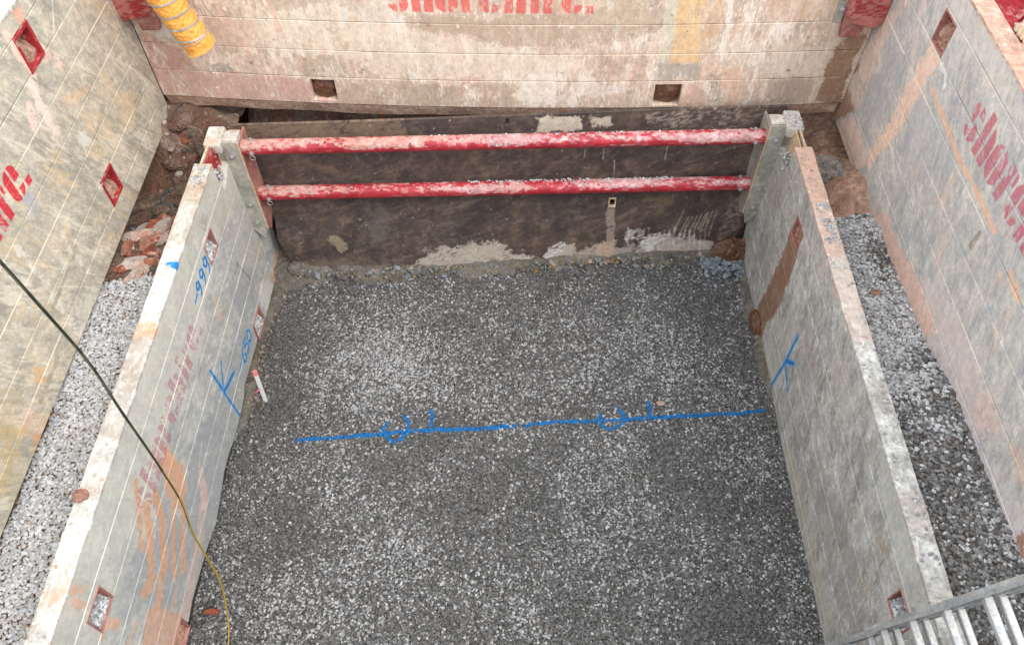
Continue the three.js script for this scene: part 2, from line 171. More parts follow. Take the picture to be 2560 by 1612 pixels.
// ---------------------------------------------------------------- measured marks on the panels (metres, in each panel's own plane)
const FEAT={"BW":[[0,14470070,0.75,0,0.08,0.25,[-2.439,0.319,-1.542,0.521,-1.095,0.625,-0.663,0.474,0.037,0.345,0.494,0.253,0.503,0.123,0.036,0.099,-0.711,0.083,-1.022,0.247,-1.288,0.258,-1.603,0.296,-1.884,0.291]],[0,12166287,0.8,0,0.04,0.1,[-1.455,0.649,-1.053,0.663,-1.14,0.618,-1.326,0.569,-1.457,0.573]],[0,11442049,0.8,0,0.05,0.2,[-0.609,0.562,-0.133,0.542,0.554,0.612,1.065,0.627,1.088,0.493,0.487,0.347,0.037,0.35,-0.358,0.431,-0.61,0.475]],[0,10851199,0.75,0,0.06,0.3,[-1.356,0.244,-1.059,0.246,-1.045,0.116,-1.088,0.086,-1.372,0.09]],[0,11244928,0.7,0,0.08,0.3,[-1.093,0.058,0.036,0.065,0.035,-0.144,-1.126,-0.129]],[0,10522493,0.7,0,0.05,0.3,[-0.62,0.052,-0.337,0.048,-0.364,-0.068,-0.584,-0.062]],[0,12753549,0.9,0,0.05,0.34,[-2.358,0.325,-2.306,0.286,-2.257,0.139,-2.042,0.086,-1.659,0.087,-1.192,0.02,-1.22,-0.122,-1.718,-0.131,-2.376,-0.159,-2.372,0.142]],[0,12160384,0.8,0,0.06,0.3,[-2.335,0.357,-2.095,0.268,-2.08,0.117,-2.283,0.092]],[0,10721939,0.85,0,0.05,0.1,[-2.22,0.534,-2.098,0.618,-1.953,0.626,-2.048,0.323,-2.113,0.299,-2.246,0.322]],[0,14209740,0.7,0,0.03,0.15,[-2.248,0.414,-2.147,0.435,-2.146,0.338,-2.238,0.317]],[0,13347480,0.8,0,0.06,0.25,[-1.874,0.485,-1.555,0.471,-1.603,0.296,-1.879,0.297]],[0,9406852,0.7,0,0.03,0.3,[-1.984,0.145,-1.815,0.167,-1.812,0.112,-1.993,0.089]],[0,13485742,0.85,0,0.02,0.1,[0.96,0.684,1.036,0.683,1.065,0.238,0.957,0.229]],[0,14464387,0.85,0,0.02,0.12,[1.036,0.683,1.181,0.681,1.232,0.224,1.049,0.227]],[0,13149313,0.7,0,0.03,0.2,[1.181,0.681,1.308,0.679,1.339,0.368,1.25,0.224]],[0,10196362,0.7,0,0.04,0.25,[0.976,0.228,1.262,0.213,1.245,0.104,0.986,0.092]],[0,13218972,0.5,0,0.08,0.35,[0.461,0.687,0.952,0.684,0.954,0.494,0.474,0.497]],[0,14866120,0.9,0,0.05,0.22,[0.147,0.144,0.332,0.145,0.33,-0.036,0.228,-0.106,0.093,-0.06,0.083,0.099]],[0,14734019,0.9,0,0.03,0.15,[0.448,0.056,0.533,0.178,0.597,0.067,0.49,-0.018]],[1,14273988,0.85,0.06,0.04,0.3,[0.227,-0.089,0.509,-0.012,0.778,0.038]],[0,14667966,0.7,0,0.1,0.45,[0.433,0.458,1.007,0.434,1.017,0.374,0.849,0.293,0.308,0.295,0.304,0.377]],[0,14602432,0.7,0,0.08,0.35,[1.259,0.41,1.638,0.381,1.678,0.223,1.315,0.222]],[0,13148298,0.6,0,0.05,0.2,[1.14,0.061,1.284,0.047,1.324,-0.116,1.181,-0.125]],[0,9276028,0.7,0,0.05,0.35,[1.318,0.157,1.407,0.089,1.433,-0.083,1.34,-0.046]],[0,13871246,0.7,0,0.04,0.2,[1.397,0.177,1.509,0.174,1.538,-0.122,1.45,-0.119]],[0,14074544,0.8,0,0.06,0.3,[1.64,0.371,1.827,0.344,2.048,0.305,2.077,0.1,1.88,0.097,1.704,0.125]],[0,12426372,0.6,0,0.06,0.2,[1.562,0.673,2.029,0.659,2.015,0.518,1.604,0.511]],[0,10850176,0.7,0,0.05,0.2,[1.712,0.091,2.044,0.085,2.048,-0.117,1.763,-0.105]],[0,13219750,0.8,0,0.03,0.15,[2.02,0.659,2.116,0.656,2.095,0.132,2.08,-0.095,2.031,-0.092,2.036,0.316]],[0,8808015,0.95,0,0.03,0.05,[2.091,0.314,2.14,0.384,2.261,0.399,2.249,0.202,2.258,-0.163,2.094,-0.107,2.088,0.155]],[1,14733244,0.7,0.012,0.01,0.2,[2.026,0.641,2.048,-0.117]],[0,13616053,0.6,0,0.06,0.3,[-1.032,0.589,-0.624,0.657,-0.633,0.504,-0.871,0.507]],[1,11781071,0.6,0.02,0.02,0.4,[-0.983,0.647,-0.998,0.513]],[1,13872275,0.7,0.03,0.03,0.3,[-1.451,0.63,-1.427,0.516,-1.418,0.407]],[1,14003860,0.7,0.03,0.03,0.2,[-1.339,0.234,-1.359,0.102]],[1,13606788,0.6,0.05,0.04,0.3,[-0.269,0.094,-0.267,-0.054]]],"OL":[[0,13218448,0.7,0,0.06,0.2,[-3.97,0.269,-4.17,0.125,-3.951,0.009,-3.809,0.128]],[0,13609092,0.7,0,0.05,0.35,[-3.456,0.64,-3.558,0.598,-3.726,0.508,-3.674,0.469,-3.496,0.551,-3.412,0.59]],[0,14925742,0.9,0,0.03,0.05,[-3.3,1.148,-3.377,1.074,-3.368,0.884,-3.351,0.828,-3.294,0.971,-3.306,1.075]],[0,14655364,0.9,0,0.03,0.15,[-3.438,1.172,-3.506,1.129,-3.506,1.059,-3.451,1.087]],[0,15120808,0.9,0,0.02,0.05,[-3.533,0.902,-3.563,0.847,-3.55,0.822,-3.483,0.835]],[1,15125951,0.85,0.06,0.05,0.2,[-3.284,0.844,-3.262,0.747,-3.258,0.574]],[1,14992566,0.85,0.06,0.05,0.25,[-3.19,0.796,-3.149,0.722]],[1,14926002,0.85,0.05,0.05,0.2,[-3.589,0.82,-3.567,0.739]],[1,14209218,0.8,0.012,0.01,0.1,[-3.791,0.998,-3.653,0.87]],[0,13619405,0.8,0,0.03,0.15,[-3.474,0.385,-3.502,0.304,-3.399,0.311,-3.39,0.412]],[1,9340540,0.5,0.03,0.04,0.3,[-3.8,0.35,-3.615,0.292,-3.539,0.293]],[1,8748394,0.7,0.03,0.03,0.1,[-4.21,0.095,-4.074,0.089]],[1,14275268,0.75,0.04,0.04,0.25,[-2.561,0.428,-2.559,0.211,-2.543,-0.022,-2.552,-0.328]],[1,14143684,0.7,0.03,0.05,0.35,[-2.853,0.257,-2.864,-0.023,-2.927,-0.359]],[1,13617857,0.7,0.06,0.04,0.35,[-2.762,0.19,-2.742,0.06]],[0,13814460,0.75,0,0.06,0.3,[-2.753,-0.178,-2.921,-0.324,-2.625,-0.348,-2.493,-0.299,-2.516,-0.141]],[1,13483950,0.6,0.03,0.04,0.3,[-2.255,0.243,-2.263,0.036,-2.26,-0.332]],[0,13606514,0.75,0,0.04,0.3,[-2.162,0.005,-2.195,-0.06,-2.169,-0.155,-2.126,-0.156,-2.116,-0.058]],[0,13806482,0.7,0,0.08,0.25,[-1.971,-0.079,-2.07,-0.34,-1.96,-0.358,-1.83,-0.114]],[0,10131087,0.6,0,0.05,0.4,[-2.154,0.194,-2.206,0.081,-2.153,0.07,-2.115,0.152]],[0,11901556,0.5,0,0.08,0.3,[-1.97,0.163,-2.005,0.002,-1.847,-0.101,-1.78,0.022]],[0,11901800,0.6,0,0.08,0.25,[-1.783,0.025,-1.877,-0.149,-1.634,-0.204,-1.522,-0.169]],[0,13604198,0.85,0,0.03,0.2,[-1.887,-0.228,-1.951,-0.348,-1.868,-0.363,-1.781,-0.367,-1.777,-0.295]],[0,12167824,0.6,0,0.06,0.25,[-1.706,-0.165,-1.771,-0.314,-1.426,-0.318,-1.348,-0.298]],[1,8287848,0.6,0.02,0.02,0.35,[-2.865,0.048,-2.616,0.033,-2.425,0.035]],[1,9075814,0.6,0.03,0.03,0.25,[-2.308,-0.164,-2.175,-0.166,-2.06,-0.175]],[1,10396843,0.9,0.11,0.02,0.25,[-2.819,0.51,-2.817,0.486]]],"OR":[[0,14597030,0.95,0,0.07,0.06,[-3.721,0.783,-3.554,0.805,-3.571,0.602,-3.596,0.346,-3.659,0.064,-3.75,-0.112,-3.851,-0.194,-3.782,0.057,-3.732,0.338,-3.726,0.56]],[0,10461347,0.75,0,0.08,0.25,[-4.115,0.568,-3.785,0.601,-3.796,0.468,-3.789,0.27,-3.979,0.025,-4.197,0.052,-4.112,0.363]],[0,10724776,0.6,0,0.12,0.2,[-3.583,0.357,-3.571,0.584,-3.388,0.634,-3.155,0.605,-3.018,0.604,-3.088,0.42,-3.412,0.276,-3.569,0.222]],[0,13939616,0.7,0,0.06,0.15,[-4.307,0.593,-4.149,0.801,-4.184,0.616,-4.183,0.343,-4.152,0.02,-4.343,-0.062,-4.385,0.132,-4.367,0.377]],[0,13024432,0.6,0,0.1,0.15,[-3.906,0.951,-3.574,1.156,-2.871,1.157,-2.73,1.056,-3.144,0.965,-3.492,0.974]],[1,14264712,0.95,0.028,0.015,0.05,[-3.503,0.664,-3.324,0.658,-3.136,0.64,-3.01,0.63,-2.815,0.643,-2.6,0.646]],[1,14264712,0.9,0.03,0.02,0.15,[-2.61,0.639,-2.51,0.636]],[0,14202532,0.8,0,0.05,0.2,[-4.412,-0.338,-4.192,-0.059,-3.838,-0.05,-3.861,-0.24,-4.019,-0.349]],[0,9267795,0.96,0,0.04,0.03,[-4.448,0.434,-4.476,0.25,-4.348,0.159,-4.414,0.099,-4.421,-0.007,-4.182,-0.039,-4.354,-0.227,-4.376,-0.333,-4.113,-0.325,-4.211,-0.419,-4.452,-0.501,-4.498,-0.371,-4.426,-0.176,-4.423,0.213]],[0,13937817,0.95,0,0.06,0.1,[-3.518,-0.277,-3.342,-0.094,-3.075,-0.088,-2.777,-0.021,-2.508,-0.012,-2.41,-0.029,-2.427,-0.159,-2.723,-0.195,-3.057,-0.23]],[0,13088432,0.8,0,0.1,0.2,[-2.777,-0.021,-2.572,0.171,-2.035,0.172,-1.697,0.197,-1.845,-0.08,-2.443,-0.183,-2.438,-0.044]],[0,13676708,0.7,0,0.08,0.3,[-2.071,0.051,-1.918,0.172,-1.742,0.153,-1.8,0.004]],[1,14199688,0.9,0.05,0.03,0.15,[-2.263,0.615,-2.15,0.596]],[1,8156515,0.85,0.03,0.01,0.1,[-2.581,0.548,-2.579,0.459]],[0,13617342,0.5,0,0.03,0.2,[-2.286,0.421,-2.215,0.491,-2.209,0.434]],[0,13221311,0.7,0,0.1,0.2,[-1.877,-0.058,-1.369,0.081,-1.289,0.024,-1.324,-0.069,-1.53,-0.106,-1.748,-0.061]],[0,13872024,0.7,0,0.06,0.3,[-1.664,0.174,-1.594,0.243,-1.459,0.146,-1.548,0.128]],[0,9394757,0.9,0,0.03,0.05,[-1.296,-0.064,-1.299,0.031,-1.094,-0.116,-1.178,-0.088]],[1,14278360,0.8,0.03,0.02,0.15,[-3.542,0.805,-3.458,0.796,-3.411,0.762]],[0,9409679,0.5,0,0.05,0.3,[-4.288,0.116,-4.197,0.206,-4.072,0.216,-4.051,0.102]]],"IL":[[0,11841185,0.6,0,0.15,0.35,[-3.475,-0.021,-3.851,-0.385,-3.935,-0.978,-3.454,-0.996,-3.156,-0.622,-3.39,-0.501,-3.346,-0.217]],[0,9935515,0.75,0,0.08,0.25,[-3.388,-0.647,-3.652,-1.006,-3.489,-1.129,-3.143,-1.034,-2.958,-0.97,-2.48,-0.899,-2.213,-0.825,-2.585,-1.523,-2.866,-1.458,-3.117,-1.382,-3.293,-1.277,-3.14,-0.899,-3.151,-0.697]],[0,9870237,0.8,0,0.1,0.2,[-2.251,-0.797,-2.589,-1.415,-2.357,-1.421,-1.983,-1.388,-1.657,-1.348,-1.37,-1.378,-1.232,-1.035,-1.152,-0.656,-1.243,-0.481,-1.435,-0.519,-1.762,-0.865,-2.038,-0.779]],[0,10725028,0.6,0,0.1,0.3,[-1.437,-0.336,-1.573,-0.416,-1.262,-0.648,-1.048,-0.626,-0.93,-0.418,-0.934,-0.385,-1.163,-0.339]],[1,13606269,0.9,0.05,0.02,0.1,[-1.64,-0.274,-1.555,-0.373,-1.418,-0.513]],[1,13606269,0.92,0.085,0.03,0.08,[-1.589,-0.452,-1.487,-0.577,-1.315,-0.724,-1.238,-0.685]],[1,13408890,0.95,0.075,0.02,0.05,[-1.686,-0.497,-1.611,-0.656,-1.425,-0.826]],[1,13606269,0.95,0.055,0.012,0.1,[-1.724,-0.733,-1.564,-0.864,-1.425,-0.989]],[1,13606269,0.92,0.07,0.02,0.08,[-1.915,-0.481,-1.894,-0.719,-1.759,-0.856,-1.495,-1.076]],[0,13606269,0.85,0,0.05,0.15,[-1.829,-0.441,-1.927,-0.472,-1.973,-0.684,-1.877,-0.851,-1.7,-0.796,-1.727,-0.665]],[1,13217956,0.7,0.13,0.06,0.2,[-1.939,-1.11,-1.722,-1.193,-1.445,-1.222,-1.121,-1.273]],[1,13677736,0.8,0.09,0.03,0.15,[-2.03,-0.989,-1.911,-1.131]],[1,13606269,0.9,0.09,0.04,0.15,[-1.395,-0.828,-1.222,-0.873]],[0,13279368,0.9,0,0.06,0.1,[-1.165,-0.777,-1.276,-1.135,-1.161,-1.435,-1.013,-0.833]],[1,14001542,0.8,0.025,0.02,0.15,[-1.09,-0.683,-0.98,-0.659]],[1,14067338,0.85,0.04,0.03,0.2,[-1.043,-0.02,-1.065,-0.099]],[1,14067338,0.85,0.04,0.03,0.2,[-1.004,-0.068,-1.02,-0.174]],[1,14067338,0.85,0.05,0.03,0.2,[-1.012,-0.396,-1.031,-0.502]],[1,14067338,0.85,0.03,0.03,0.2,[-0.961,-0.395,-0.934,-0.385]],[1,13344908,0.8,0.03,0.03,0.2,[-1.396,-1.045,-1.279,-1.066]],[1,13675416,0.85,0.04,0.03,0.2,[-2.996,-0.513,-2.96,-0.686]],[1,7303534,0.7,0.016,0.012,0.1,[-3.422,-0.688,-3.508,-0.975]],[1,13222066,0.7,0.03,0.03,0.4,[-3.151,-0.697,-3.142,-1.0]],[0,9278102,0.7,0,0.04,0.3,[-3.912,-1.106,-3.997,-1.232,-3.887,-1.238,-3.805,-1.112]],[0,13209460,0.7,0,0.04,0.35,[-4.01,-1.262,-4.106,-1.372,-3.827,-1.439,-3.795,-1.307]],[0,13618372,0.85,0,0.04,0.15,[-3.602,-1.122,-3.771,-1.281,-3.789,-1.442,-3.545,-1.409,-3.48,-1.253]],[0,9932927,0.6,0,0.05,0.3,[-3.199,-0.039,-3.328,-0.131,-3.228,-0.158,-3.164,-0.066]],[0,12101004,0.6,0,0.05,0.3,[-3.749,-0.908,-3.876,-1.023,-3.749,-1.047,-3.645,-0.952]],[1,14803935,0.5,0.01,0.01,0.2,[-2.18,-0.877,-2.057,-0.929]],[1,13619920,0.5,0.05,0.03,0.3,[-2.845,-1.328,-2.646,-1.372]]],"IR":[[0,8346693,0.98,0,0.035,0.02,[-3.409,-0.197,-3.268,-0.191,-3.239,-0.25,-3.195,-0.472,-3.179,-0.656,-3.166,-0.787,-3.166,-0.912,-3.234,-1.063,-3.2,-1.243,-3.341,-1.271,-3.452,-1.268,-3.429,-1.029,-3.407,-0.807,-3.405,-0.557,-3.418,-0.343]],[0,12170408,0.7,0,0.1,0.35,[-3.238,-1.129,-2.987,-0.618,-2.819,-0.573,-2.806,-0.803,-2.765,-1.195,-3.022,-1.28]],[0,10849682,0.5,0,0.08,0.2,[-2.807,-0.582,-2.74,-0.449,-2.549,-0.486,-2.47,-0.566,-2.597,-0.626]],[0,12629670,0.6,0,0.1,0.35,[-3.141,-0.141,-3.032,-0.073,-2.818,-0.086,-2.842,-0.207]],[0,13675148,0.8,0,0.03,0.15,[-2.959,-0.055,-2.876,-0.045,-2.877,-0.09]],[0,13675148,0.8,0,0.03,0.15,[-2.761,-0.039,-2.695,-0.022,-2.66,-0.078]],[0,9078657,0.6,0,0.1,0.3,[-3.979,-0.897,-3.63,-0.585,-3.471,-0.698,-3.555,-0.905,-3.768,-0.934]],[0,9141356,0.6,0,0.05,0.3,[-2.867,-0.31,-2.819,-0.224,-2.747,-0.298,-2.788,-0.365]],[0,9406846,0.6,0,0.1,0.3,[-4.167,-0.505,-3.939,-0.157,-3.724,-0.162,-3.689,-0.41,-3.876,-0.602]],[0,12171440,0.8,0,0.06,0.12,[-1.814,0.024,-1.519,0.005,-1.188,0.049,-1.002,0.016,-1.031,-0.183,-1.268,-0.174,-1.534,-0.157]],[0,9078400,0.6,0,0.15,0.3,[-2.124,-0.995,-1.927,-0.678,-1.415,-0.589,-1.089,-0.546,-1.103,-0.852,-1.397,-0.981,-1.81,-0.994]],[0,9666666,0.6,0,0.06,0.3,[-1.47,-0.313,-1.425,-0.234,-1.323,-0.236,-1.343,-0.329]],[0,9272164,0.6,0,0.05,0.3,[-1.357,-0.589,-1.302,-0.509,-1.192,-0.51,-1.216,-0.589]],[0,12433580,0.6,0,0.06,0.45,[-1.775,-0.992,-1.707,-0.785,-1.501,-0.744,-1.385,-0.942,-1.493,-1.036]],[0,11511702,0.7,0,0.05,0.25,[-2.438,-1.246,-2.214,-1.081,-1.676,-1.088,-1.198,-1.075,-1.242,-1.239,-1.742,-1.265]],[0,10129544,0.5,0,0.06,0.35,[-1.944,-0.341,-1.78,-0.055,-1.683,-0.087,-1.79,-0.323]],[0,12168607,0.5,0,0.08,0.3,[-2.522,-0.112,-2.254,-0.121,-1.981,-0.146,-2.067,-0.298,-2.33,-0.296]]],"PL":[[0,9270879,0.75,0,0.06,0.25,[-1.838,-0.098,-0.711,-0.075,-0.678,-0.215,-1.11,-0.231,-1.871,-0.226]],[0,4997435,0.6,0,0.08,0.25,[-0.477,-0.081,0.037,-0.078,0.036,-0.223,-0.44,-0.221]],[0,14273720,0.95,0,0.03,0.08,[0.197,-0.093,0.49,-0.09,0.505,-0.182,0.449,-0.213,0.199,-0.211,0.218,-0.163]],[0,14076601,0.9,0,0.04,0.2,[0.548,-0.108,0.698,-0.096,0.705,-0.165,0.58,-0.167]],[0,11904919,0.7,0,0.08,0.45,[0.887,-0.085,1.451,-0.063,1.733,-0.065,1.763,-0.193,0.995,-0.195]],[0,12892845,0.95,0,0.07,0.2,[-0.74,-1.388,-0.677,-1.303,-0.505,-1.195,-0.34,-1.144,-0.071,-1.139,0.092,-1.286,0.313,-1.322,0.449,-1.17,0.526,-1.187,0.484,-1.43]],[1,12103327,0.8,0.03,0.03,0.3,[-0.636,-1.204,-0.45,-1.176]],[1,10654076,0.9,0.09,0.05,0.1,[-1.298,-1.085,-1.255,-1.149]],[0,12563625,0.92,0,0.07,0.25,[0.022,-1.414,0.099,-1.243,0.254,-1.306,0.366,-1.367,0.686,-1.192,0.792,-1.154,0.887,-1.241,1.116,-1.137,1.329,-1.116,1.562,-1.207,1.58,-1.307,1.146,-1.38,0.703,-1.408]],[0,14210512,0.92,0,0.03,0.25,[0.254,-1.306,0.349,-1.181,0.445,-1.156,0.417,-1.268,0.343,-1.352]],[0,13019795,0.95,0,0.03,0.08,[0.688,-1.364,0.697,-1.193,0.727,-1.152,0.815,-1.169,0.826,-1.354]],[1,10917257,0.9,0.06,0.02,0.15,[0.762,-0.871,0.782,-1.168]],[0,14342097,0.9,0,0.05,0.35,[0.898,-1.13,0.923,-1.055,1.006,-1.038,1.038,-1.121,1.152,-1.083,1.223,-1.127,1.124,-1.207,1.091,-1.291,0.99,-1.174]],[0,12891558,0.88,0,0.05,0.25,[1.177,-1.195,1.56,-1.193,1.572,-1.321,1.145,-1.365]],[0,10258039,0.9,0,0.04,0.35,[1.601,-1.237,1.629,-0.872,1.718,-0.698,1.746,-1.035,1.665,-1.169]],[0,5919568,0.6,0,0.05,0.2,[-1.313,-0.858,-1.243,-0.809,-1.27,-0.978,-1.314,-0.99]],[0,7169632,0.7,0,0.06,0.25,[-1.04,-0.906,-0.891,-0.794,-0.87,-1.072,-1.015,-1.122,-1.056,-1.025]],[0,9272685,0.5,0,0.06,0.35,[-1.661,-1.298,-0.945,-1.251,-0.739,-1.373,-1.486,-1.355]],[1,8679514,0.6,0.05,0.06,0.3,[-1.407,-0.385,-1.192,-0.496]],[1,8021844,0.6,0.06,0.08,0.3,[-0.255,-0.383,-0.162,-0.55]],[1,13616310,0.8,0.006,0.004,0.1,[0.54,-0.349,0.537,-0.411]],[1,13616310,0.8,0.006,0.004,0.1,[0.749,-0.446,0.76,-0.589]],[1,13616310,0.8,0.008,0.004,0.1,[1.107,-0.342,1.102,-0.445]],[1,13616310,0.8,0.006,0.004,0.1,[0.667,-0.352,0.669,-0.432]],[1,8219474,0.8,0.04,0.04,0.2,[1.008,-0.781,1.198,-0.806]],[1,2761762,0.7,0.008,0.003,0.05,[0.034,-1.213,0.121,-1.204]],[1,2761762,0.7,0.008,0.003,0.05,[0.188,-1.318,0.254,-1.306]],[1,2761762,0.7,0.008,0.003,0.05,[0.361,-1.217,0.445,-1.149]],[1,11772820,0.8,0.014,0.01,0.25,[1.305,-0.888,1.267,-1.06]],[1,11772820,0.8,0.014,0.01,0.25,[1.349,-0.959,1.307,-1.103]],[1,11772820,0.8,0.014,0.01,0.25,[1.38,-0.951,1.336,-1.078]],[1,11772820,0.8,0.014,0.01,0.25,[1.412,-0.943,1.377,-1.122]],[1,11772820,0.8,0.014,0.01,0.25,[1.443,-0.934,1.406,-1.097]],[1,11772820,0.8,0.014,0.01,0.25,[1.475,-0.926,1.436,-1.072]],[1,11772820,0.8,0.014,0.01,0.25,[1.488,-0.917,1.458,-1.115]],[1,11772820,0.8,0.014,0.01,0.25,[1.519,-0.909,1.487,-1.09]],[1,11772820,0.8,0.014,0.01,0.25,[1.551,-0.901,1.529,-1.134]],[1,14078667,0.75,0.012,0.014,0.3,[0.908,-1.021,0.917,-1.186]],[1,14078667,0.75,0.012,0.014,0.3,[0.954,-1.086,0.961,-1.228]],[1,14078667,0.75,0.012,0.014,0.3,[0.991,-1.07,1.005,-1.271]],[1,14078667,0.75,0.012,0.014,0.3,[1.028,-1.053,1.039,-1.228]],[1,14078667,0.75,0.012,0.014,0.3,[1.064,-1.037,1.084,-1.271]],[1,14078667,0.75,0.012,0.014,0.3,[1.111,-1.102,1.118,-1.228]],[1,14078667,0.75,0.012,0.014,0.3,[1.148,-1.086,1.163,-1.27]],[1,14078667,0.75,0.012,0.014,0.3,[1.184,-1.069,1.197,-1.228]],[1,14078667,0.75,0.012,0.014,0.3,[1.221,-1.053,1.243,-1.27]],[1,14078667,0.75,0.012,0.014,0.3,[1.257,-1.036,1.276,-1.227]],[1,14078667,0.75,0.012,0.014,0.3,[1.306,-1.102,1.322,-1.27]],[1,14078667,0.75,0.012,0.014,0.3,[1.342,-1.085,1.355,-1.227]],[1,14078667,0.75,0.012,0.014,0.3,[1.378,-1.069,1.402,-1.27]],[1,14078667,0.75,0.012,0.014,0.3,[1.414,-1.052,1.434,-1.227]],[1,14078667,0.75,0.012,0.014,0.3,[1.464,-1.118,1.481,-1.27]],[1,14078667,0.75,0.012,0.014,0.3,[1.5,-1.101,1.513,-1.227]]]};
const BLUE={"IL":[[0.02,-2.598,-0.736,-2.606,-0.844,-2.614,-1.01],[0.014,-2.741,-0.848,-2.684,-0.909,-2.621,-1.005],[0.028,-2.806,-1.078,-2.701,-1.042,-2.621,-1.013],[0.016,-2.611,-1.013,-2.623,-1.186,-2.631,-1.327,-2.648,-1.391]],"IR":[[0.022,-2.807,-0.636,-2.806,-0.774,-2.8,-0.894,-2.813,-1.066,-2.827,-1.216,-2.799,-1.268],[0.026,-2.801,-0.893,-2.746,-0.831,-2.704,-0.777],[0.018,-2.8,-0.917,-2.708,-0.945,-2.632,-0.983]],"TL":[[0.016,-2.821,-1.854,-2.827,-1.808],[0.02,-2.822,-1.807,-2.791,-1.799,-2.806,-1.822]]};
const FLOORLINE=[[0.016,-1.404,-2.484,-0.821,-2.521,-0.655,-2.534,-0.488,-2.542,0.066,-2.565],[0.015,0.135,-2.575,0.356,-2.594,0.617,-2.594,0.975,-2.615,1.577,-2.635,1.732,-2.663],[0.0135,-0.802,-2.607,-0.822,-2.568,-0.807,-2.497,-0.745,-2.461,-0.692,-2.48,-0.655,-2.534,-0.658,-2.604,-0.691,-2.661],[0.015,-0.506,-2.694,-0.491,-2.542],[0.0135,0.648,-2.644,0.629,-2.597,0.656,-2.55,0.703,-2.531,0.766,-2.556,0.801,-2.618,0.787,-2.665,0.758,-2.69],[0.015,0.973,-2.737,0.975,-2.607]];

// ten stencil letters of the red wordmark: polygons in units of 1/1935 of its width
function stencil() {
  const out = [], X = 310, A = 368;
  const bar = (x0, x1, y0, y1) => out.push([[x0, y0], [x1, y0], [x1, y1], [x0, y1]]);
  const arc = (cx, cy, rx, ry, t0, t1) => { const o = []; for (let i = 0; i <= 5; i++) { const t = lerp(t0, t1, i / 5) * Math.PI / 2; o.push([cx + rx * Math.cos(t), cy + ry * Math.sin(t)]); } return o; };
  const hl = (x0, x1, y0, y1, lo = 1, hi = 1) => { const r = (x1 - x0) * .95; out.push([[x1, y0], [x1, y1], ...(hi ? arc(x0 + r, y1 - r, r, r, 1, 2) : [[x0, y1]]), ...(lo ? arc(x0 + r, y0 + r, r, r, 2, 3) : [[x0, y0]])]); };
  const hr = (x0, x1, y0, y1, lo = 1, hi = 1) => { const r = (x1 - x0) * .95; out.push([[x0, y1], [x0, y0], ...(lo ? arc(x1 - r, y0 + r, r, r, 3, 4) : [[x1, y0]]), ...(hi ? arc(x1 - r, y1 - r, r, r, 0, 1) : [[x1, y1]])]); };
  const S = x => { hl(x, x + 95, 140, X); hl(x + 5, x + 95, 0, 88, 1, 0); hr(x + 108, x + 205, 0, 175); hr(x + 108, x + 195, 222, X, 0, 1); };
  const H = x => { bar(x, x + 92, 0, A); hr(x + 115, x + 212, 0, X, 0, 1); };
  const O = x => { hl(x, x + 108, 0, X); hr(x + 124, x + 222, 0, X); };
  const R = x => { bar(x, x + 92, 0, X); hr(x + 104, x + 150, 185, X, 0, 1); };
  const E = x => { hl(x, x + 100, 0, X); hr(x + 115, x + 212, 150, X, 0, 1); hr(x + 115, x + 205, 0, 95, 1, 0); };
  S(0); H(225); O(445); R(690); E(855); H(1090); bar(1335, 1425, 0, 288); bar(1335, 1425, 306, A); R(1455); E(1625); bar(1845, 1935, 0, 85);
  return out;
}
function wordmark(P, a, b, width, dir, col, op, brk) { const u = width / 1935; for (const g of stencil()) P.stain([0, col, op, 0, .0035, brk, g.flatMap(([x, y]) => [a + dir * x * u, b + y * u])], { soft: .0022, freq: 60, h: .02, shrink: .0035 }); }
function spray(P, list) { for (const [w, ...q] of list) { P.stain([1, 0x6fa6d8, .42, w * 2.1, .005, 0, q], { soft: .012, h: 0 }); P.stain([1, 0x0b6cb8, .95, w * 1.05, .004, 0, q], { soft: .005, h: 0 }); } }
const grime = (c1, c2, c3, o = {}) => { const A = hexRGB(c1), B = hexRGB(c2), Cc = hexRGB(c3), sa = o.sa ?? 3, sb = o.sb ?? 5, k = o.k ?? 1; return (x, y) => {
  const n1 = fbm(x * sa + 11, y * sb + 3, 4), n2 = fbm(x * 14 + 7, y * 10 + 1, 3), n3 = vn(x * 120, y * 120), st = o.streak ? fbm(x * 55 + 3, y * 5 + 8, 3) : .5, hz = o.drag ? fbm(x * 6 + y * o.drag * 5, y * 40 - x * o.drag * 30, 3) : .5;
  const n4 = fbm(x * 38 + 2, y * 38 + 6, 2), t = sstep(.3, .7, n1), u = sstep(.4, .8, n2 * .55 + n1 * .15 + n4 * .3) * .75, g = 1 + k * ((n3 - .5) * .11 + (n2 - .5) * .13 + (n4 - .5) * .13 + (st - .5) * .14 + (hz - .5) * .16);
  return [0, 1, 2].map(i => lerp(lerp(A[i], B[i], t), Cc[i], u) * g).concat(.5 + (n3 - .5) * .35 + (n4 - .5) * .3); }; };

const BOW = x => -4.33 - .0176 * (x - .35) ** 2;
const rowsY = n => Array.from({ length: n }, (_, i) => i);
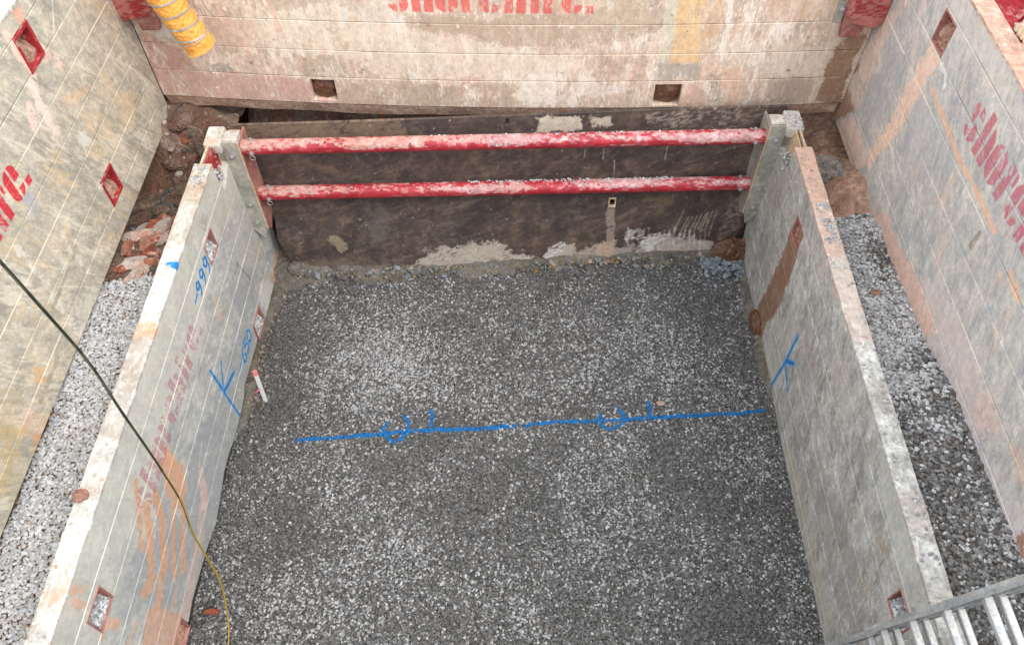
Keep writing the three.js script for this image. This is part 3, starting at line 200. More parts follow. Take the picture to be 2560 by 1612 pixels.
// panel textures
const pOL = new Paint(-4.5, -.34, 5.2, 1.52, 385).base(grime(0xb5ad9c, 0xa7a294, 0xc0b39e, { drag: .5 }));
const pOR = new Paint(-4.6, -.60, 5.3, 1.8, 385).base(grime(0xb5b1ab, 0xa9a8a6, 0xbfb4a8, { drag: -.8 }));
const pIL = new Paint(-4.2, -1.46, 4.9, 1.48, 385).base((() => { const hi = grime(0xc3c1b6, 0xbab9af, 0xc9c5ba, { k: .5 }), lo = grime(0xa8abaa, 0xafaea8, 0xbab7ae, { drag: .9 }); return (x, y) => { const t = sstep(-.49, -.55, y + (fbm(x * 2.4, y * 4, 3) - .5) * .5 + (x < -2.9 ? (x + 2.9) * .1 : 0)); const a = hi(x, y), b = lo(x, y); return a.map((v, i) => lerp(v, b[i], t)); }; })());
const pIR = new Paint(-4.3, -1.46, 5, 1.48, 385).base(grime(0xadaba6, 0xa09f9b, 0xbbb9b3, { sa: 4, sb: 7, drag: -1.1, k: 1.4 }));
const pBW = new Paint(-2.5, -.4, 4.9, 1.75, 385).base(grime(0xcdb6a3, 0xbfa894, 0xdac9b9, { streak: 1 }));
const pPL = new Paint(-1.95, -1.5, 3.95, 1.55, 385).base(grime(0x5a4b44, 0x4c423f, 0x6b5a4d, { drag: .35, k: 1.6 }));
pOL.dir(-2.1).scuff(0x8b8577, .6, 4, 14, .5, .22, 3).scuff(0xd8cfbd, .6, 2.5, 18, .53, .16, 9).scuff(0xcdb48e, .5, 3, 7, .56, .16, 19);
pOR.dir(1.95).scuff(0x8e9093, .55, 2.5, 12, .5, .25, 2).scuff(0xd2c6bb, .5, 3, 14, .53, .22, 7).scuff(0xd3b09c, .45, 3, 8, .58, .2, 13);
pIL.dir(-1.95).scuff(0x8f9294, .22, 3, 16, .55, .25, 4).scuff(0xcfccc1, .45, 3, 14, .53, .22, 11);
pIR.dir(1.8).scuff(0x74726e, .6, 4, 15, .5, .25, 5).scuff(0xc4c1b8, .55, 5, 18, .53, .2, 1).scuff(0x8a7866, .35, 6, 9, .58, .2, 17);
pBW.dir(1.6).scuff(0x9f8c7b, .5, 6, 22, .52, .25, 6).scuff(0xeee4d9, .7, 5, 16, .50, .18, 12).scuff(0xc99c86, .45, 4, 12, .55, .16, 22);
pPL.dir(.35).scuff(0x85766a, .5, 4, 18, .54, .22, 8).scuff(0x3a3231, .5, 3, 8, .5, .25, 15);
for (const [k, P, h] of [['OL', pOL], ['OR', pOR], ['IL', pIL], ['IR', pIR], ['BW', pBW], ['PL', pPL]]) for (const f of FEAT[k]) P.stain(f);
for (const P of [pOL, pOR, pIR, pBW]) P.scuff(0xd6d2c8, .28, 12, 40, .52, .2, 21).scuff(0x86807a, .26, 14, 44, .54, .2, 31);
pIL.scuff(0xd6d4cc, .2, 12, 40, .54, .2, 21).scuff(0x86837e, .14, 14, 44, .56, .2, 31);
const pale = r => [0xd9d2c6, 0xcfc8bc, 0xe2d8ca][Math.floor(r() * 3)], dark = r => [0x6f6a62, 0x7d766c, 0x8a8072][Math.floor(r() * 3)];
pOL.scratches(1, 240, pale, .26, -2.15, .7, .0026, .7).scratches(41, 26, pale, .7, -2.2, .35, .004, .6).scratches(2, 70, dark, .12, -2, 1.6, .002, .4).specks(3, 260, pale, .002, .007).specks(4, 120, dark, .002, .006);
pOR.scratches(5, 260, pale, .3, 1.95, .4, .0026, .6).scratches(6, 60, dark, .12, 1.9, 1, .002, .35).specks(7, 170, r => [0xd8b29c, 0xdadad4, 0x8b847c][Math.floor(r() * 3)], .002, .009);
pIL.scratches(8, 420, r => [0xc9cac6, 0xbfc2c1, 0xd2cfc4][Math.floor(r() * 3)], .16, -1.95, .5, .002, .4).scratches(9, 90, dark, .1, -1.9, .9, .002, .35).specks(10, 150, r => [0x77736a, 0xd6d3c8][Math.floor(r() * 2)], .002, .006);
pIR.scratches(11, 420, r => [0xb9b6ad, 0xc6c1b6, 0xa8a59f][Math.floor(r() * 3)], .16, 1.75, .9, .0025, .4).scratches(12, 160, dark, .12, 1.8, 1.2, .0025, .4).specks(13, 260, r => [0x6a665f, 0xc4bcae, 0x8a7460][Math.floor(r() * 3)], .002, .008);
pBW.scratches(44, 420, r => [0xf2eae0, 0xe9dccd, 0xf4efe8][Math.floor(r() * 3)], .05, 1.57, .5, .0026, .75).scratches(45, 420, r => [0x7d6a5a, 0x97715f, 0x6e655c][Math.floor(r() * 3)], .035, 1.57, .4, .0022, .6).scratches(14, 260, r => [0xe6d8c6, 0xd7b9a2, 0xe9dfd2][Math.floor(r() * 3)], .25, .4, 2.6, .0022, .6).scratches(15, 160, r => [0x8c7663, 0x9a8472][Math.floor(r() * 2)], .06, 1.6, .6, .002, .5).specks(16, 420, r => [0x80705f, 0x9a7a68, 0xb4cad6, 0xe9e0d6, 0xefe6dc][Math.floor(r() * 5)], .002, .011);
pPL.scratches(47, 260, r => [0xb9aea2, 0xd2cac0][Math.floor(r() * 2)], .05, 1.0, 1.6, .003, .6).scratches(17, 420, r => [0x9c8f82, 0x877a6e, 0xb0a79c][Math.floor(r() * 3)], .16, .35, 1.4, .0018, .4).scratches(18, 120, r => 0x332c2a, .12, .3, 2, .0025, .5).specks(19, 420, r => [0xc9c3ba, 0xa89d90, 0xdad6cf][Math.floor(r() * 3)], .0015, .007);
wordmark(pOL, -1.735, .55, 1.18, -1, 0xc01f2c, .96, .2);
wordmark(pOR, -3.11, .725, 1.25, 1, 0xb04a58, .72, .24);
wordmark(pIL, -1.55, -.5, 1.18, -1, 0xa9606c, .55, .33);
wordmark(pBW, -.714, .577, 1.247, 1, 0xd4564f, .85, .3);
{ // levels sprayed by hand, reading away from the camera
  const G = { 6: [.8, 1, .35, .75, .1, .35, .3, 0, .75, .05, .85, .35, .5, .5, .15, .35], 5: [.9, 1, .3, 1, .2, .6, .6, .62, .9, .35, .7, .05, .15, 0], 0: [.5, 1, .15, .7, .15, .3, .5, 0, .85, .3, .85, .7, .5, 1], 9: [.8, .85, .4, 1, .1, .75, .4, .5, .8, .7, .8, .85, .75, .3, .4, 0] };
  const put = (d, z, y, w, h) => BLUE.IL.push([.0145, ...G[d].map((v, i) => i % 2 ? y + v * h : z - v * w)]);
  BLUE.IL.push([.014, -2.88, -1.168, -2.935, -1.158], [.013, -2.80, -.309, -2.852, -.30]);
  put(6, -2.965, -1.232, .08, .12); put(5, -3.045, -1.225, .08, .11); put(0, -3.125, -1.228, .09, .11);
  put(9, -2.865, -.352, .07, .10); put(9, -2.952, -.358, .075, .115); put(9, -3.04, -.375, .08, .135);
}
spray(pIL, BLUE.IL); spray(pIR, BLUE.IR);
const seamsIn = [-.18, -.38, -.58, -.78, -.98, -1.18], seamsL = [-.11, .085, .285, .48, .68, .875, 1.07], seamsR = [-.235, -.03, .175, .385, .595, .81, 1.02], seamsB = [.085, .29, .50, .71, .92, 1.13];
pIL.seams(seamsIn, 0xdcd9cc, -3.86, 1, 1); pIR.seams(seamsIn, 0xc8c3b6, -4.03, 1, 2, .7);
pOL.seams(seamsL, 0xddcfb6, -4.3, 1, 3, .75); pOR.seams(seamsR, 0xe2d4c4, -4.4, 1, 4, .9); pBW.seams(seamsB, 0xe2cdb8, -2.2, 2.2, 5, .7);

const railPaint = (fn, extra) => { const P = new Paint(-4.05, -.075, 4.7, .15, 300).base(fn); extra(P); return P; };
const pRL = railPaint(grime(0xd4d0c9, 0xc2bdb4, 0xdedcd7, { sa: 6, sb: 20, k: 1.5 }), P => { for (const [z0, z1, c, o, b] of [[-3.65, -3.3, 0xb89878, .6, .38], [-3.35, -2.95, 0xb3a898, .8, .3], [-2.42, -2.30, 0xd39a74, .85, .3], [-2.35, -2.05, 0xa99d90, .9, .28], [-2.1, -1.75, 0xa89e92, .7, .36], [-1.75, -1.45, 0xaf988a, .5, .48], [-1.25, -1.0, 0xc9a08a, .4, .5], [-1.12, -.95, 0xd8a184, .7, .46], [-.9, -.5, 0xb9a696, .5, .48]]) P.stain([0, c, o, 0, .05, b, rect(z0, z1, -.09, .03 + .05 * vn(z0 * 9, 1)).flat()]); P.scuff(0xa49789, .5, 9, 22, .58, .14, 3).specks(61, 320, r => [0x857464, 0xa36e52, 0xf1eee8][Math.floor(r() * 3)], .002, .008); spray(P, BLUE.TL.map(([w, ...q]) => [w, ...q.map((v, i) => i % 2 ? v + 1.85 : v)])); });
const pRR = railPaint(grime(0xc6c2bb, 0xb3afa8, 0xd6d4cf, { sa: 6, sb: 20, k: 1.6 }), P => { for (const [z0, z1, c, o, b] of [[-3.85, -2.9, 0xcfa58e, .9, .16], [-3.3, -2.95, 0xd8d2ca, .7, .4], [-3.0, -2.3, 0xcdb3a2, .7, .3], [-2.1, -1.9, 0xb0a69b, .7, .35], [-1.5, -.9, 0xb9a08e, .35, .46]]) P.stain([0, c, o, 0, .06, b, rect(z0, z1, -.09, .09).flat()]); P.scuff(0x8f8a84, .5, 14, 26, .56, .14, 5).specks(62, 420, r => [0x77706a, 0x8d8177, 0xf0efec][Math.floor(r() * 3)], .002, .008); });
const mRL = pRL.mat({ bump: .006, roughness: .95 }), mRR = pRR.mat({ bump: .007, roughness: .95 });
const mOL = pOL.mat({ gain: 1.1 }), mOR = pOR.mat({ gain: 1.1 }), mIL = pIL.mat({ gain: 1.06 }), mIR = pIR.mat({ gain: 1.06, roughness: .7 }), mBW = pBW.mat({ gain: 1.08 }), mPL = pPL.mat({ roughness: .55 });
// small repeating surfaces, one metre square
const tile = (fn, seed, extra, o = {}) => { const P = new Paint(0, 0, 1, 1, 384).base(fn); extra && extra(P); return P.mat(o); };
const mDust = tile(grime(0xc9c3b9, 0xb4aca0, 0xd6d2ca, { sa: 5, sb: 5, k: 1.6 }), 1, P => P.stain([0, 0xc9a68e, .7, 0, .12, .3, [.1, .1, .4, .12, .3, .4]]).stain([0, 0xb8ada0, .8, 0, .15, .35, [.5, .4, .9, .5, .8, .9, .55, .8]]).stain([0, 0xdadfe2, .8, 0, .1, .3, [.05, .6, .4, .65, .3, .95]]).specks(21, 160, r => [0x7d746a, 0xf0ece6, 0xa98a74][Math.floor(r() * 3)], .002, .009), { bump: .006, roughness: .95 });
const mClayTop = tile(grime(0xd0ab96, 0xc09c88, 0xdcc6b6, { sa: 5, sb: 5, k: 1.5 }), 1, P => P.specks(22, 90, r => [0x8a6a58, 0xe6dcd2][Math.floor(r() * 2)], .002, .01), { bump: .006, roughness: .95 });
const mRed = tile(grime(0xa8242c, 0x9a2028, 0xb23a3c, { k: 1.2 }), 2, P => { P.stain([0, 0xc99a8c, .8, 0, .2, .48, rect(0, 1, 0, 1).flat()]).stain([0, 0xd8b9ae, .7, 0, .2, .58, rect(0, 1, 0, 1).flat()]).scratches(23, 90, r => [0xd9a59b, 0x7a1a20][Math.floor(r() * 2)], .2, 1.2, 2.5); }, { roughness: .5 });
const mRedWorn = tile(grime(0xa83a38, 0xa0302f, 0xb55a52, { sa: 5, sb: 9, k: 1.4 }), 2, P => { P.stain([0, 0xbf8f82, .8, 0, .2, .40, rect(0, 1, 0, 1).flat()]).scratches(53, 160, r => [0xd0a79a, 0x7d2422][Math.floor(r() * 2)], .15, 1.3, 1.5); }, { roughness: .65 });
const mRedDull = tile(grime(0x9d5f58, 0xa8756b, 0xb8968a, { k: 1.4 }), 3, P => { P.stain([0, 0xa83a3e, .7, 0, .2, .5, rect(0, 1, 0, 1).flat()]).stain([0, 0xb7a498, .7, 0, .2, .52, rect(0, 1, 0, 1).flat()]); P.scratches(24, 60, r => 0xcbb6aa, .2, 1.4, 2); }, { roughness: .7 });
const mGreyPlate = tile(grime(0xa9a59a, 0x9c998f, 0xb8b1a3, { k: 1.2 }), 4, P => P.scratches(25, 90, r => [0xc6c2b6, 0x77736a][Math.floor(r() * 2)], .2, 1.5, 1).stain([0, 0x8d8672, .35, 0, .2, .56, rect(0, 1, 0, 1).flat()]), { roughness: .6 });
const mTan = tile(grime(0xcdb9a0, 0xc7a785, 0xd8ccba, { sa: 6, k: 1.4 }), 5, P => P.stain([0, 0xb98a62, .6, 0, .2, .52, rect(0, 1, 0, 1).flat()]), { roughness: .85 });
const mZinc = tile(grime(0xb9b9b5, 0xa5a5a2, 0xc9c5bc, { k: 1.6 }), 6, null, { roughness: .45, metalness: .35 });
const mAlu = tile(grime(0xc4c6c7, 0xb4b7b9, 0xc6c2ba, { sa: 8, sb: 8, k: 1.3 }), 7, P => P.stain([0, 0xc2ab94, .6, 0, .2, .56, rect(0, 1, 0, 1).flat()]).scratches(26, 150, r => [0xdadbdc, 0x77797b][Math.floor(r() * 2)], .15, 1.5, 2.5), { roughness: .4, metalness: .3 });
const mClay = tile(grime(0xa98570, 0x93715f, 0xb99a86, { sa: 7, sb: 7, k: 2 }), 8, P => P.specks(27, 200, r => [0x6d4a38, 0xc8a088, 0x9b9590][Math.floor(r() * 3)], .002, .01), { bump: .014, roughness: .9 });
const mWet = tile(grime(0x6e4b38, 0x5d3f30, 0x7d5844, { sa: 5, k: 1.4 }), 9, null, { bump: .008, roughness: .45 });
const mEarth = tile(grime(0x6b5142, 0x776a5e, 0x573a2e, { sa: 6, sb: 6, k: 2 }), 10, P => P.stain([0, 0x9e4a30, .7, 0, .25, .56, rect(0, 1, 0, 1).flat()]).stain([0, 0x8f8b86, .8, 0, .25, .55, rect(0, 1, 0, 1).flat()]).specks(28, 260, r => [0x4a3a32, 0xb8a89a, 0xa85238][Math.floor(r() * 3)], .003, .014), { bump: .02, roughness: .95 });
const mMud = tile(grime(0x615b52, 0x74716b, 0x4f473b, { sa: 7, sb: 7, k: 2 }), 11, P => P.stain([0, 0x7d6436, .55, 0, .25, .55, rect(0, 1, 0, 1).flat()]).stain([0, 0x7f878b, .7, 0, .25, .56, rect(0, 1, 0, 1).flat()]).stain([0, 0x967a66, .6, 0, .25, .6, rect(0, 1, 0, 1).flat()]).specks(29, 260, r => [0x4a4640, 0xc2bfba, 0x8a7a60][Math.floor(r() * 3)], .002, .011), { bump: .02, roughness: .85 });
const mGround = tile(grime(0xa9a69f, 0xb9b5ac, 0x98948c, { k: 2 }), 12, null, { bump: .01, roughness: .95 });
const mBed = new THREE.MeshStandardMaterial({ color: 0x45433f, roughness: .95 });
console.log('materials done');
// ---------------------------------------------------------------- the shoring panels
// side panels: (a,b,d) = (z, y, depth behind the visible face); sgn = +1 when the face looks to +x
const sideMap = (face, sgn) => (a, b, d) => [face - sgn * d, b, a];
const ring = (cx, cy, w, h) => rect(cx - w / 2, cx + w / 2, cy - h / 2, cy + h / 2);
function bolt(parent, pos, dir, r = .016, mat = mZinc, name = 'bolt') { // hexagon head on a washer
  const w = new THREE.CylinderGeometry(r * 1.45, r * 1.45, r * .3, 18), h = new THREE.CylinderGeometry(r * .95, r, r * .75, 6), d = new THREE.SphereGeometry(r * .8, 10, 6, 0, 6.3, 0, 1.4);
  h.translate(0, r * .5, 0); d.scale(1, .4, 1); d.translate(0, r * .85, 0);
  const g = uvBox(mergeGeometries([w, h, d].map(q => q.toNonIndexed())));
  const m = mesh(name, g, mat, parent); m.position.set(...pos); m.quaternion.setFromUnitVectors(new THREE.Vector3(0, 1, 0), new THREE.Vector3(...dir).normalize()); return m;
}
function lump(rx, ry, rz, seed, det = 3, amp = .35, f = 2.2) { // a broken, uneven clod
  let g = new THREE.IcosahedronGeometry(1, det); const p = g.attributes.position, v = new THREE.Vector3();
  for (let i = 0; i < p.count; i++) { v.fromBufferAttribute(p, i); const n = fbm(v.x * f + seed, v.y * f + v.z * f * 1.3 + seed * .7, 3) - .5, n2 = fbm(v.z * f * 2.5 + seed, v.x * f * 2.5 - v.y * 2 + seed, 2) - .5; v.multiplyScalar(1 + amp * 2 * n + amp * n2); p.setXYZ(i, v.x * rx, v.y * ry, v.z * rz); }
  g.computeVertexNormals(); return uvBox(g, 1, seed);
}
const stoneGeo = [0, 1, 2].map(s => { const g = new THREE.IcosahedronGeometry(1, 1), p = g.attributes.position, v = new THREE.Vector3(); for (let i = 0; i < p.count; i++) { v.fromBufferAttribute(p, i); const n = vn(v.x * 1.6 + s * 31 + 40, v.y * 1.6 + v.z * 2.1 + s * 7 + 40); v.multiplyScalar(.72 + .5 * n); p.setXYZ(i, v.x, v.y, v.z); } g.computeVertexNormals(); g.deleteAttribute('uv'); return g; });
const mStone = new THREE.MeshStandardMaterial({ color: 0xffffff, roughness: .85 });
function stones(name, parent, list) { // [x,y,z,size,r,g,b] linear colours; three shapes mixed
  const q = [[], [], []]; list.forEach((s, i) => q[i % 3].push(s)); const r = rng(list.length + 5), M = new THREE.Matrix4(), Q = new THREE.Quaternion(), E = new THREE.Euler(), S = new THREE.Vector3(), T = new THREE.Vector3(), Cc = new THREE.Color();
  q.forEach((l, k) => {
    if (!l.length) return; const im = new THREE.InstancedMesh(stoneGeo[k], mStone, l.length); im.name = parent ? name : numbered(name); im.castShadow = im.receiveShadow = true; im.userData.kind = 'stuff';
    l.forEach((s, i) => { E.set((r() - .5) * .9, r() * 6.28, (r() - .5) * .9); Q.setFromEuler(E); const z = s[3] * .5 * (.75 + .5 * r()); S.set(z * 1.25, z * (.5 + .25 * r()), z * (.75 + .25 * r())); T.set(s[0], s[1], s[2]); M.compose(T, Q, S); im.setMatrixAt(i, M); im.setColorAt(i, Cc.setRGB(s[4], s[5], s[6])); });
    (parent || scene).add(im);
  });
}
const lin = v => (v / 255) ** 2.2;
function greyStone(r, lo, hi, warm = 0) { const v = lo + (hi - lo) * r(), t = (r() - .5) * 10; return [lin(v + warm + t * .5), lin(v + t * .1), lin(v - warm - t * .5)]; }
// a lifting socket: red liner with rivets, filled with earth or stones
function socket(parent, face, sgn, zc, yc, w, h, fill, seed, lip = .0) { const rm = lip ? mRed : mRedDull;
  const t = .008, dep = .09, mp = sideMap(face + sgn * .004, sgn);
  const lin0 = mesh('socket_liner', uvBox(slab(ring(zc, yc, w + .002 + lip, h + .002 + lip), [ring(zc, yc, w - 2 * t, h - 2 * t).reverse()], dep, .002, mp, true)), rm, parent); parent = lin0;
  const r = rng(seed);
  mesh('socket_back', uvBox(slab(ring(zc, yc, w, h), [], .006, 0, sideMap(face - sgn * (dep - .012), sgn), true)), rm, parent);
  for (const k of [-1, 1]) bolt(parent, [face - sgn * .045, yc + h / 2 - .03 - (k + 1) * .02, zc - w / 2 + t + .001], [0, 0, 1], .008, mRedDull, 'rivet');
  if (fill === 'stones') { const l = []; for (let i = 0; i < 170; i++) { const u = r(), x = face - sgn * (.008 + .07 * u); l.push([x, yc - h / 2 + t + .006 + r() * .012 + u * h * .62, zc + (r() - .5) * (w - .03), .024, ...greyStone(r, 120, 215)]); } stones('socket_stone', parent, l);
    mesh('socket_fill', uvBox(slab([[0, 0], [.074, 0], [.074, h * .60], [0, .010]], [], w - .02, 0, (a, b, d) => [face - sgn * (.006 + a), yc - h / 2 + t + b, zc - w / 2 + .01 + d], sgn > 0)), mGround, parent);
  } else { // earth packed into the socket: deeper at the top
    const g = new THREE.PlaneGeometry(w, h, 22, 22), p = g.attributes.position; for (let i = 0; i < p.count; i++) { const u = p.getX(i), v = p.getY(i), t = v / h + .5; p.setXYZ(i, face - sgn * (.020 + .048 * sstep(.25, .75, t + (fbm(u * 16 + seed, 3, 2) - .5) * .5) + (fbm(u * 40 + seed, v * 40, 3) - .5) * .03), yc + v, zc + sgn * -u); }
    g.computeVertexNormals(); mesh('earth_plug', uvBox(g), mClay, parent);
  }
}
function sidePanel(cfg) {
  const { name, label, face, sgn, a0, rows, rowEnd, P, m, thick = .1, holes = [], stile, capMat, bottom, cap } = cfg, g = thing(name, label, 'shoring panel', cfg.group), mp = sideMap(face, sgn), flip = sgn > 0;
  rows.forEach(([y0, y1], i) => {
    const hs = holes.filter(h => h[1] > y0 && h[1] < y1), sh = cfg.rowShape && cfg.rowShape[i]; let end = rowEnd, geo;
    if (sh && sh.full) geo = slab(sh.full, [], thick, .0035, mp, flip);
    else { if (sh) end = sh.end; geo = plankGeo(end, a0, y0 + .0014, y1 - .0014, thick, hs, mp, flip); if (sh && sh.tail) { const t = slab(sh.tail, [], thick, 0, mp, flip); geo = mergeGeometries([geo, t]); } }
    mesh('plank', uvPaint(geo, P, 2, 1), m, g);
  });
  if (stile) mesh('end_stile', uvPaint(slab(stile, [], thick, .004, mp, flip), P, 2, 1), m, g);
  if (cap) { const [z0, z1, y, mat] = cap; const x0 = face - sgn * (thick + .003), x1 = face + sgn * .003; const b = new THREE.BoxGeometry(Math.abs(x1 - x0), .014, z1 - z0, 6, 1, 120); const p = b.attributes.position; for (let i = 0; i < p.count; i++) { const X = p.getX(i), Z = p.getZ(i), t = p.getY(i) > 0; p.setX(i, X + (vn(Z * 9, 3 + Math.sign(X)) - .5) * .004); if (t) p.setY(i, p.getY(i) + (fbm(X * 30, Z * 14, 3) - .45) * .012); } b.translate((x0 + x1) / 2, y + .005, (z0 + z1) / 2); b.computeVertexNormals(); mesh('top_rail', cfg.railP ? (() => { const q = b.toNonIndexed(), c = q.clone().translate(-(x0 + x1) / 2, 0, 0); uvPaint(c, cfg.railP, 2, 0); q.setAttribute('uv', c.attributes.uv); return q; })() : uvBox(b), mat, g); }
  for (const [k, h] of holes.entries()) if (h[4] !== 'none') socket(g, face, sgn, h[0], h[1], h[2], h[3], h[4], k * 7 + Math.round(Math.abs(face) * 100), h[5] ?? 0);
  return g;
}
const NEAR = .55;
const inRows = [0, ...seamsIn, -1.39].slice(0, -1).map((y, i, a) => [i + 1 < a.length ? a[i + 1] : -1.395, y]);
// ragged foot of the left inner panel
const footL = [[-3.86, -1.40], [-3.49, -1.40], [-3.47, -1.20], [-3.27, -1.20], [-3.26, -1.335], [-3.2, -1.34], [-3.0, -1.325], [-2.84, -1.31], [-2.78, -1.345], [-2.64, -1.36], [-2.45, -1.355], [-2.36, -1.33], [-2.2, -1.32], [-2.1, -1.35], [-1.88, -1.385], [-1.8, -1.36], [-1.64, -1.335], [-1.5, -1.32], [-1.39, -1.31], [-1.27, -1.33], [-1.262, -1.205], [-1.10, -1.205], [-1.092, -1.36], [-.9, -1.37], [NEAR, -1.39]];
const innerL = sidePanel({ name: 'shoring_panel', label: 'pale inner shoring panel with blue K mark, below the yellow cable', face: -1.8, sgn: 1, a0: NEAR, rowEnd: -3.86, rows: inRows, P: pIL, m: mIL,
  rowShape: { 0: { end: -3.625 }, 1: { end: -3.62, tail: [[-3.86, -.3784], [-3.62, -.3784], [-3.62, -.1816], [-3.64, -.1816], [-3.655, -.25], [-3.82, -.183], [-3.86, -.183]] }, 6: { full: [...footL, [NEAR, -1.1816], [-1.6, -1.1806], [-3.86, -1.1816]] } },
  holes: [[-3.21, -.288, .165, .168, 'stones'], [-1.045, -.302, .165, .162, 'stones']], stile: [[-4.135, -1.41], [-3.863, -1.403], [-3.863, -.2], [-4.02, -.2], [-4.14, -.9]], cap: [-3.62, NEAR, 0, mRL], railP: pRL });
socket(innerL, -1.8, 1, -3.37, -1.29, .19, .17, 'stones', 77); socket(innerL, -1.8, 1, -1.18, -1.285, .155, .16, 'earth', 83);
const innerR = sidePanel({ name: 'shoring_panel', label: 'grey inner shoring panel with a brown mud run, behind the ladder', face: 1.8, sgn: -1, a0: NEAR, rowEnd: -4.03, rows: inRows, P: pIR, m: mIR,
  rowShape: { 0: { end: -3.79 }, 1: { end: -3.79, tail: [[-4.03, -.3784], [-3.79, -.3784], [-3.79, -.1816], [-3.81, -.1816], [-3.82, -.25], [-3.99, -.183], [-4.03, -.183]] } },
  holes: [[-3.325, -.272, .165, .15, 'earth'], [-1.055, -.285, .17, .165, 'stones']], stile: [[-4.06, -1.41], [-4.033, -1.41], [-4.033, -.2], [-4.19, -.2], [-4.17, -.95], [-4.06, -1.28]], cap: [-3.79, NEAR, 0, mRR], railP: pRR });
const zip = (s, lo, hi) => [lo, ...s, hi].slice(0, -1).map((y, i, a) => [y, i + 1 < a.length ? a[i + 1] : hi]);
const outerL = sidePanel({ name: 'shoring_panel', label: 'beige outer shoring panel with two red framed sockets, beyond the pale gravel strip', face: -2.37, sgn: 1, a0: NEAR, rowEnd: -4.3, rows: zip(seamsL, -.285, 1.16), P: pOL, m: mOL, holes: [[-3.458, -.013, .155, .172, 'earth', .02], [-3.425, .968, .148, .172, 'earth', .026]], stile: [[-4.455, -.285], [-4.303, -.285], [-4.303, 1.16], [-4.455, 1.16]], cap: [-4.4, NEAR, 1.16, mDust] });
const outerR = sidePanel({ name: 'shoring_panel', label: 'pinkish grey outer shoring panel with one mud filled socket, beyond the darker gravel strip', face: 2.28, sgn: -1, a0: NEAR, rowEnd: -4.4, rows: zip(seamsR.slice(1), -.28, 1.15), P: pOR, m: mOR, holes: [[-3.64, .914, .16, .186, 'earth']], stile: [[-4.5, -.28], [-4.403, -.28], [-4.403, 1.15], [-4.5, 1.15]], cap: [-4.5, NEAR, 1.15, mClayTop] });
// back wall: bowed planks, knife edge below
{
  const g = thing('shoring_panel', 'tan end wall shoring panel with red lettering along its upper planks', 'shoring panel'), mp = (a, b, d) => [a, b, BOW(a) - d];
  const hs = [[-1.225, -.018, .165, .168], [1.07, -.025, .18, .172]];
  zip(seamsB, -.13, 1.3).forEach(([y0, y1]) => {
    mesh('plank', uvPaint(plankGeo(-2.368, 2.276, y0 + .0014, y1 - .0014, .1, hs.filter(h => h[1] > y0 && h[1] < y1), mp, false, .15), pBW, 0, 1), mBW, g);
  });
  const n = 80, pos = [], idx = []; for (let i = 0; i <= n; i++) { const x = lerp(-2.36, 2.26, i / n), z = BOW(x), w = fbm(x * 4, 2, 3) * .03; pos.push(x, -.131, z - .002, x, -.205 - w, z - .035 + w * .2, x, -.24 - w, z - .085, x, -.131, z - .12); }
  for (let i = 0; i < n; i++) for (let k = 0; k < 3; k++) { const a = i * 4 + k, b = a + 4; idx.push(a, a + 1, b, b, a + 1, b + 1); }
  const kg = new THREE.BufferGeometry(); kg.setAttribute('position', new THREE.Float32BufferAttribute(pos, 3)); kg.setIndex(idx); mesh('knife_edge', uvBox(kg.toNonIndexed()), mClayTop, g);
  for (const [i, h] of hs.entries()) { const z0 = BOW(h[0]); const l = lump(h[2] * .56, h[3] * .56, .05, 40 + i * 9, 4, .16, 3.2); l.translate(h[0], h[1] - .004, z0 - .062); mesh('earth_plug', l, mWet, g); }
}
// ---------------------------------------------------------------- corner posts, struts, steel plate
function cornerPost(s, dz, label) { // s = -1 left, +1 right; built at the far end of an inner panel
  const g = thing('corner_post', label, 'corner post', 'posts at the far ends of the inner panels');
  const X = v => s * v, bx = (a, b, y0, y1, z0, z1, r) => box(Math.min(X(a), X(b)), Math.max(X(a), X(b)), y0, y1, z0 + dz, z1 + dz, r), sand = mDust;
  mesh('cap', jit(bx(1.795, 1.905, -.075, .006, -3.985, -3.80, .016), .003, 9), sand, g);
  mesh('cap', jit(bx(1.700, 1.794, -.07, .0, -3.945, -3.855, .006), .002, 9, 4), sand, g);
  // front plate, bottom cut on the slant
  mesh('front_plate', uvBox(slab([[1.802, -.005], [1.802, -.80], [1.735, -.90], [1.702, -.78], [1.702, -.005]], [], .014, .002, (a, b, d) => [X(a), b, -3.835 + dz - d], s > 0)), mGreyPlate, g);
  mesh('edge_bar', bx(1.694, 1.701, -.80, -.01, -3.85, -3.832, .002), mTan, g);
  // side flange carrying the struts
  mesh('side_flange', uvBox(slab([[-3.852, -.04], [-3.852, -.80], [-3.91, -.865], [-4.03, -.78], [-4.03, -.04]], [], .014, .002, (a, b, d) => [X(1.698 + d), b, a + dz], s < 0)), s < 0 ? mRedDull : mGreyPlate, g);
  mesh('back_channel', bx(1.715, 1.795, -.80, -.04, -4.0, -3.852, .006), mTan, g);
  for (const y of [-.115, -.55, -.73]) bolt(g, [X(1.755), y, -3.832 + dz], [0, 0, 1], .0175);
  // pocket between panel and post
  mesh('pocket_plate', bx(1.845, 1.853, -.27, -.01, -3.84, -3.632, .003), s < 0 ? mRed : mTan, g);
  mesh('gusset', uvBox(slab([[-3.80, -.004], [-3.80, -.11], [-3.66, -.19], [-3.60, .0]], [], .012, .002, (a, b, d) => [X(1.868 + d), b, a + dz], s < 0)), mTan, g);
  for (let i = 0; i < 5; i++) bolt(g, [X(1.843), -.045 - i * .036, -3.80 + dz + i * .012], [-s, 0, 0], .008, s < 0 ? mRedDull : mTan, 'rivet');
  return g;
}
cornerPost(-1, 0, 'tan capped corner post at the left end of the red struts');
cornerPost(1, -.17, 'grit covered corner post at the right end of the red struts');
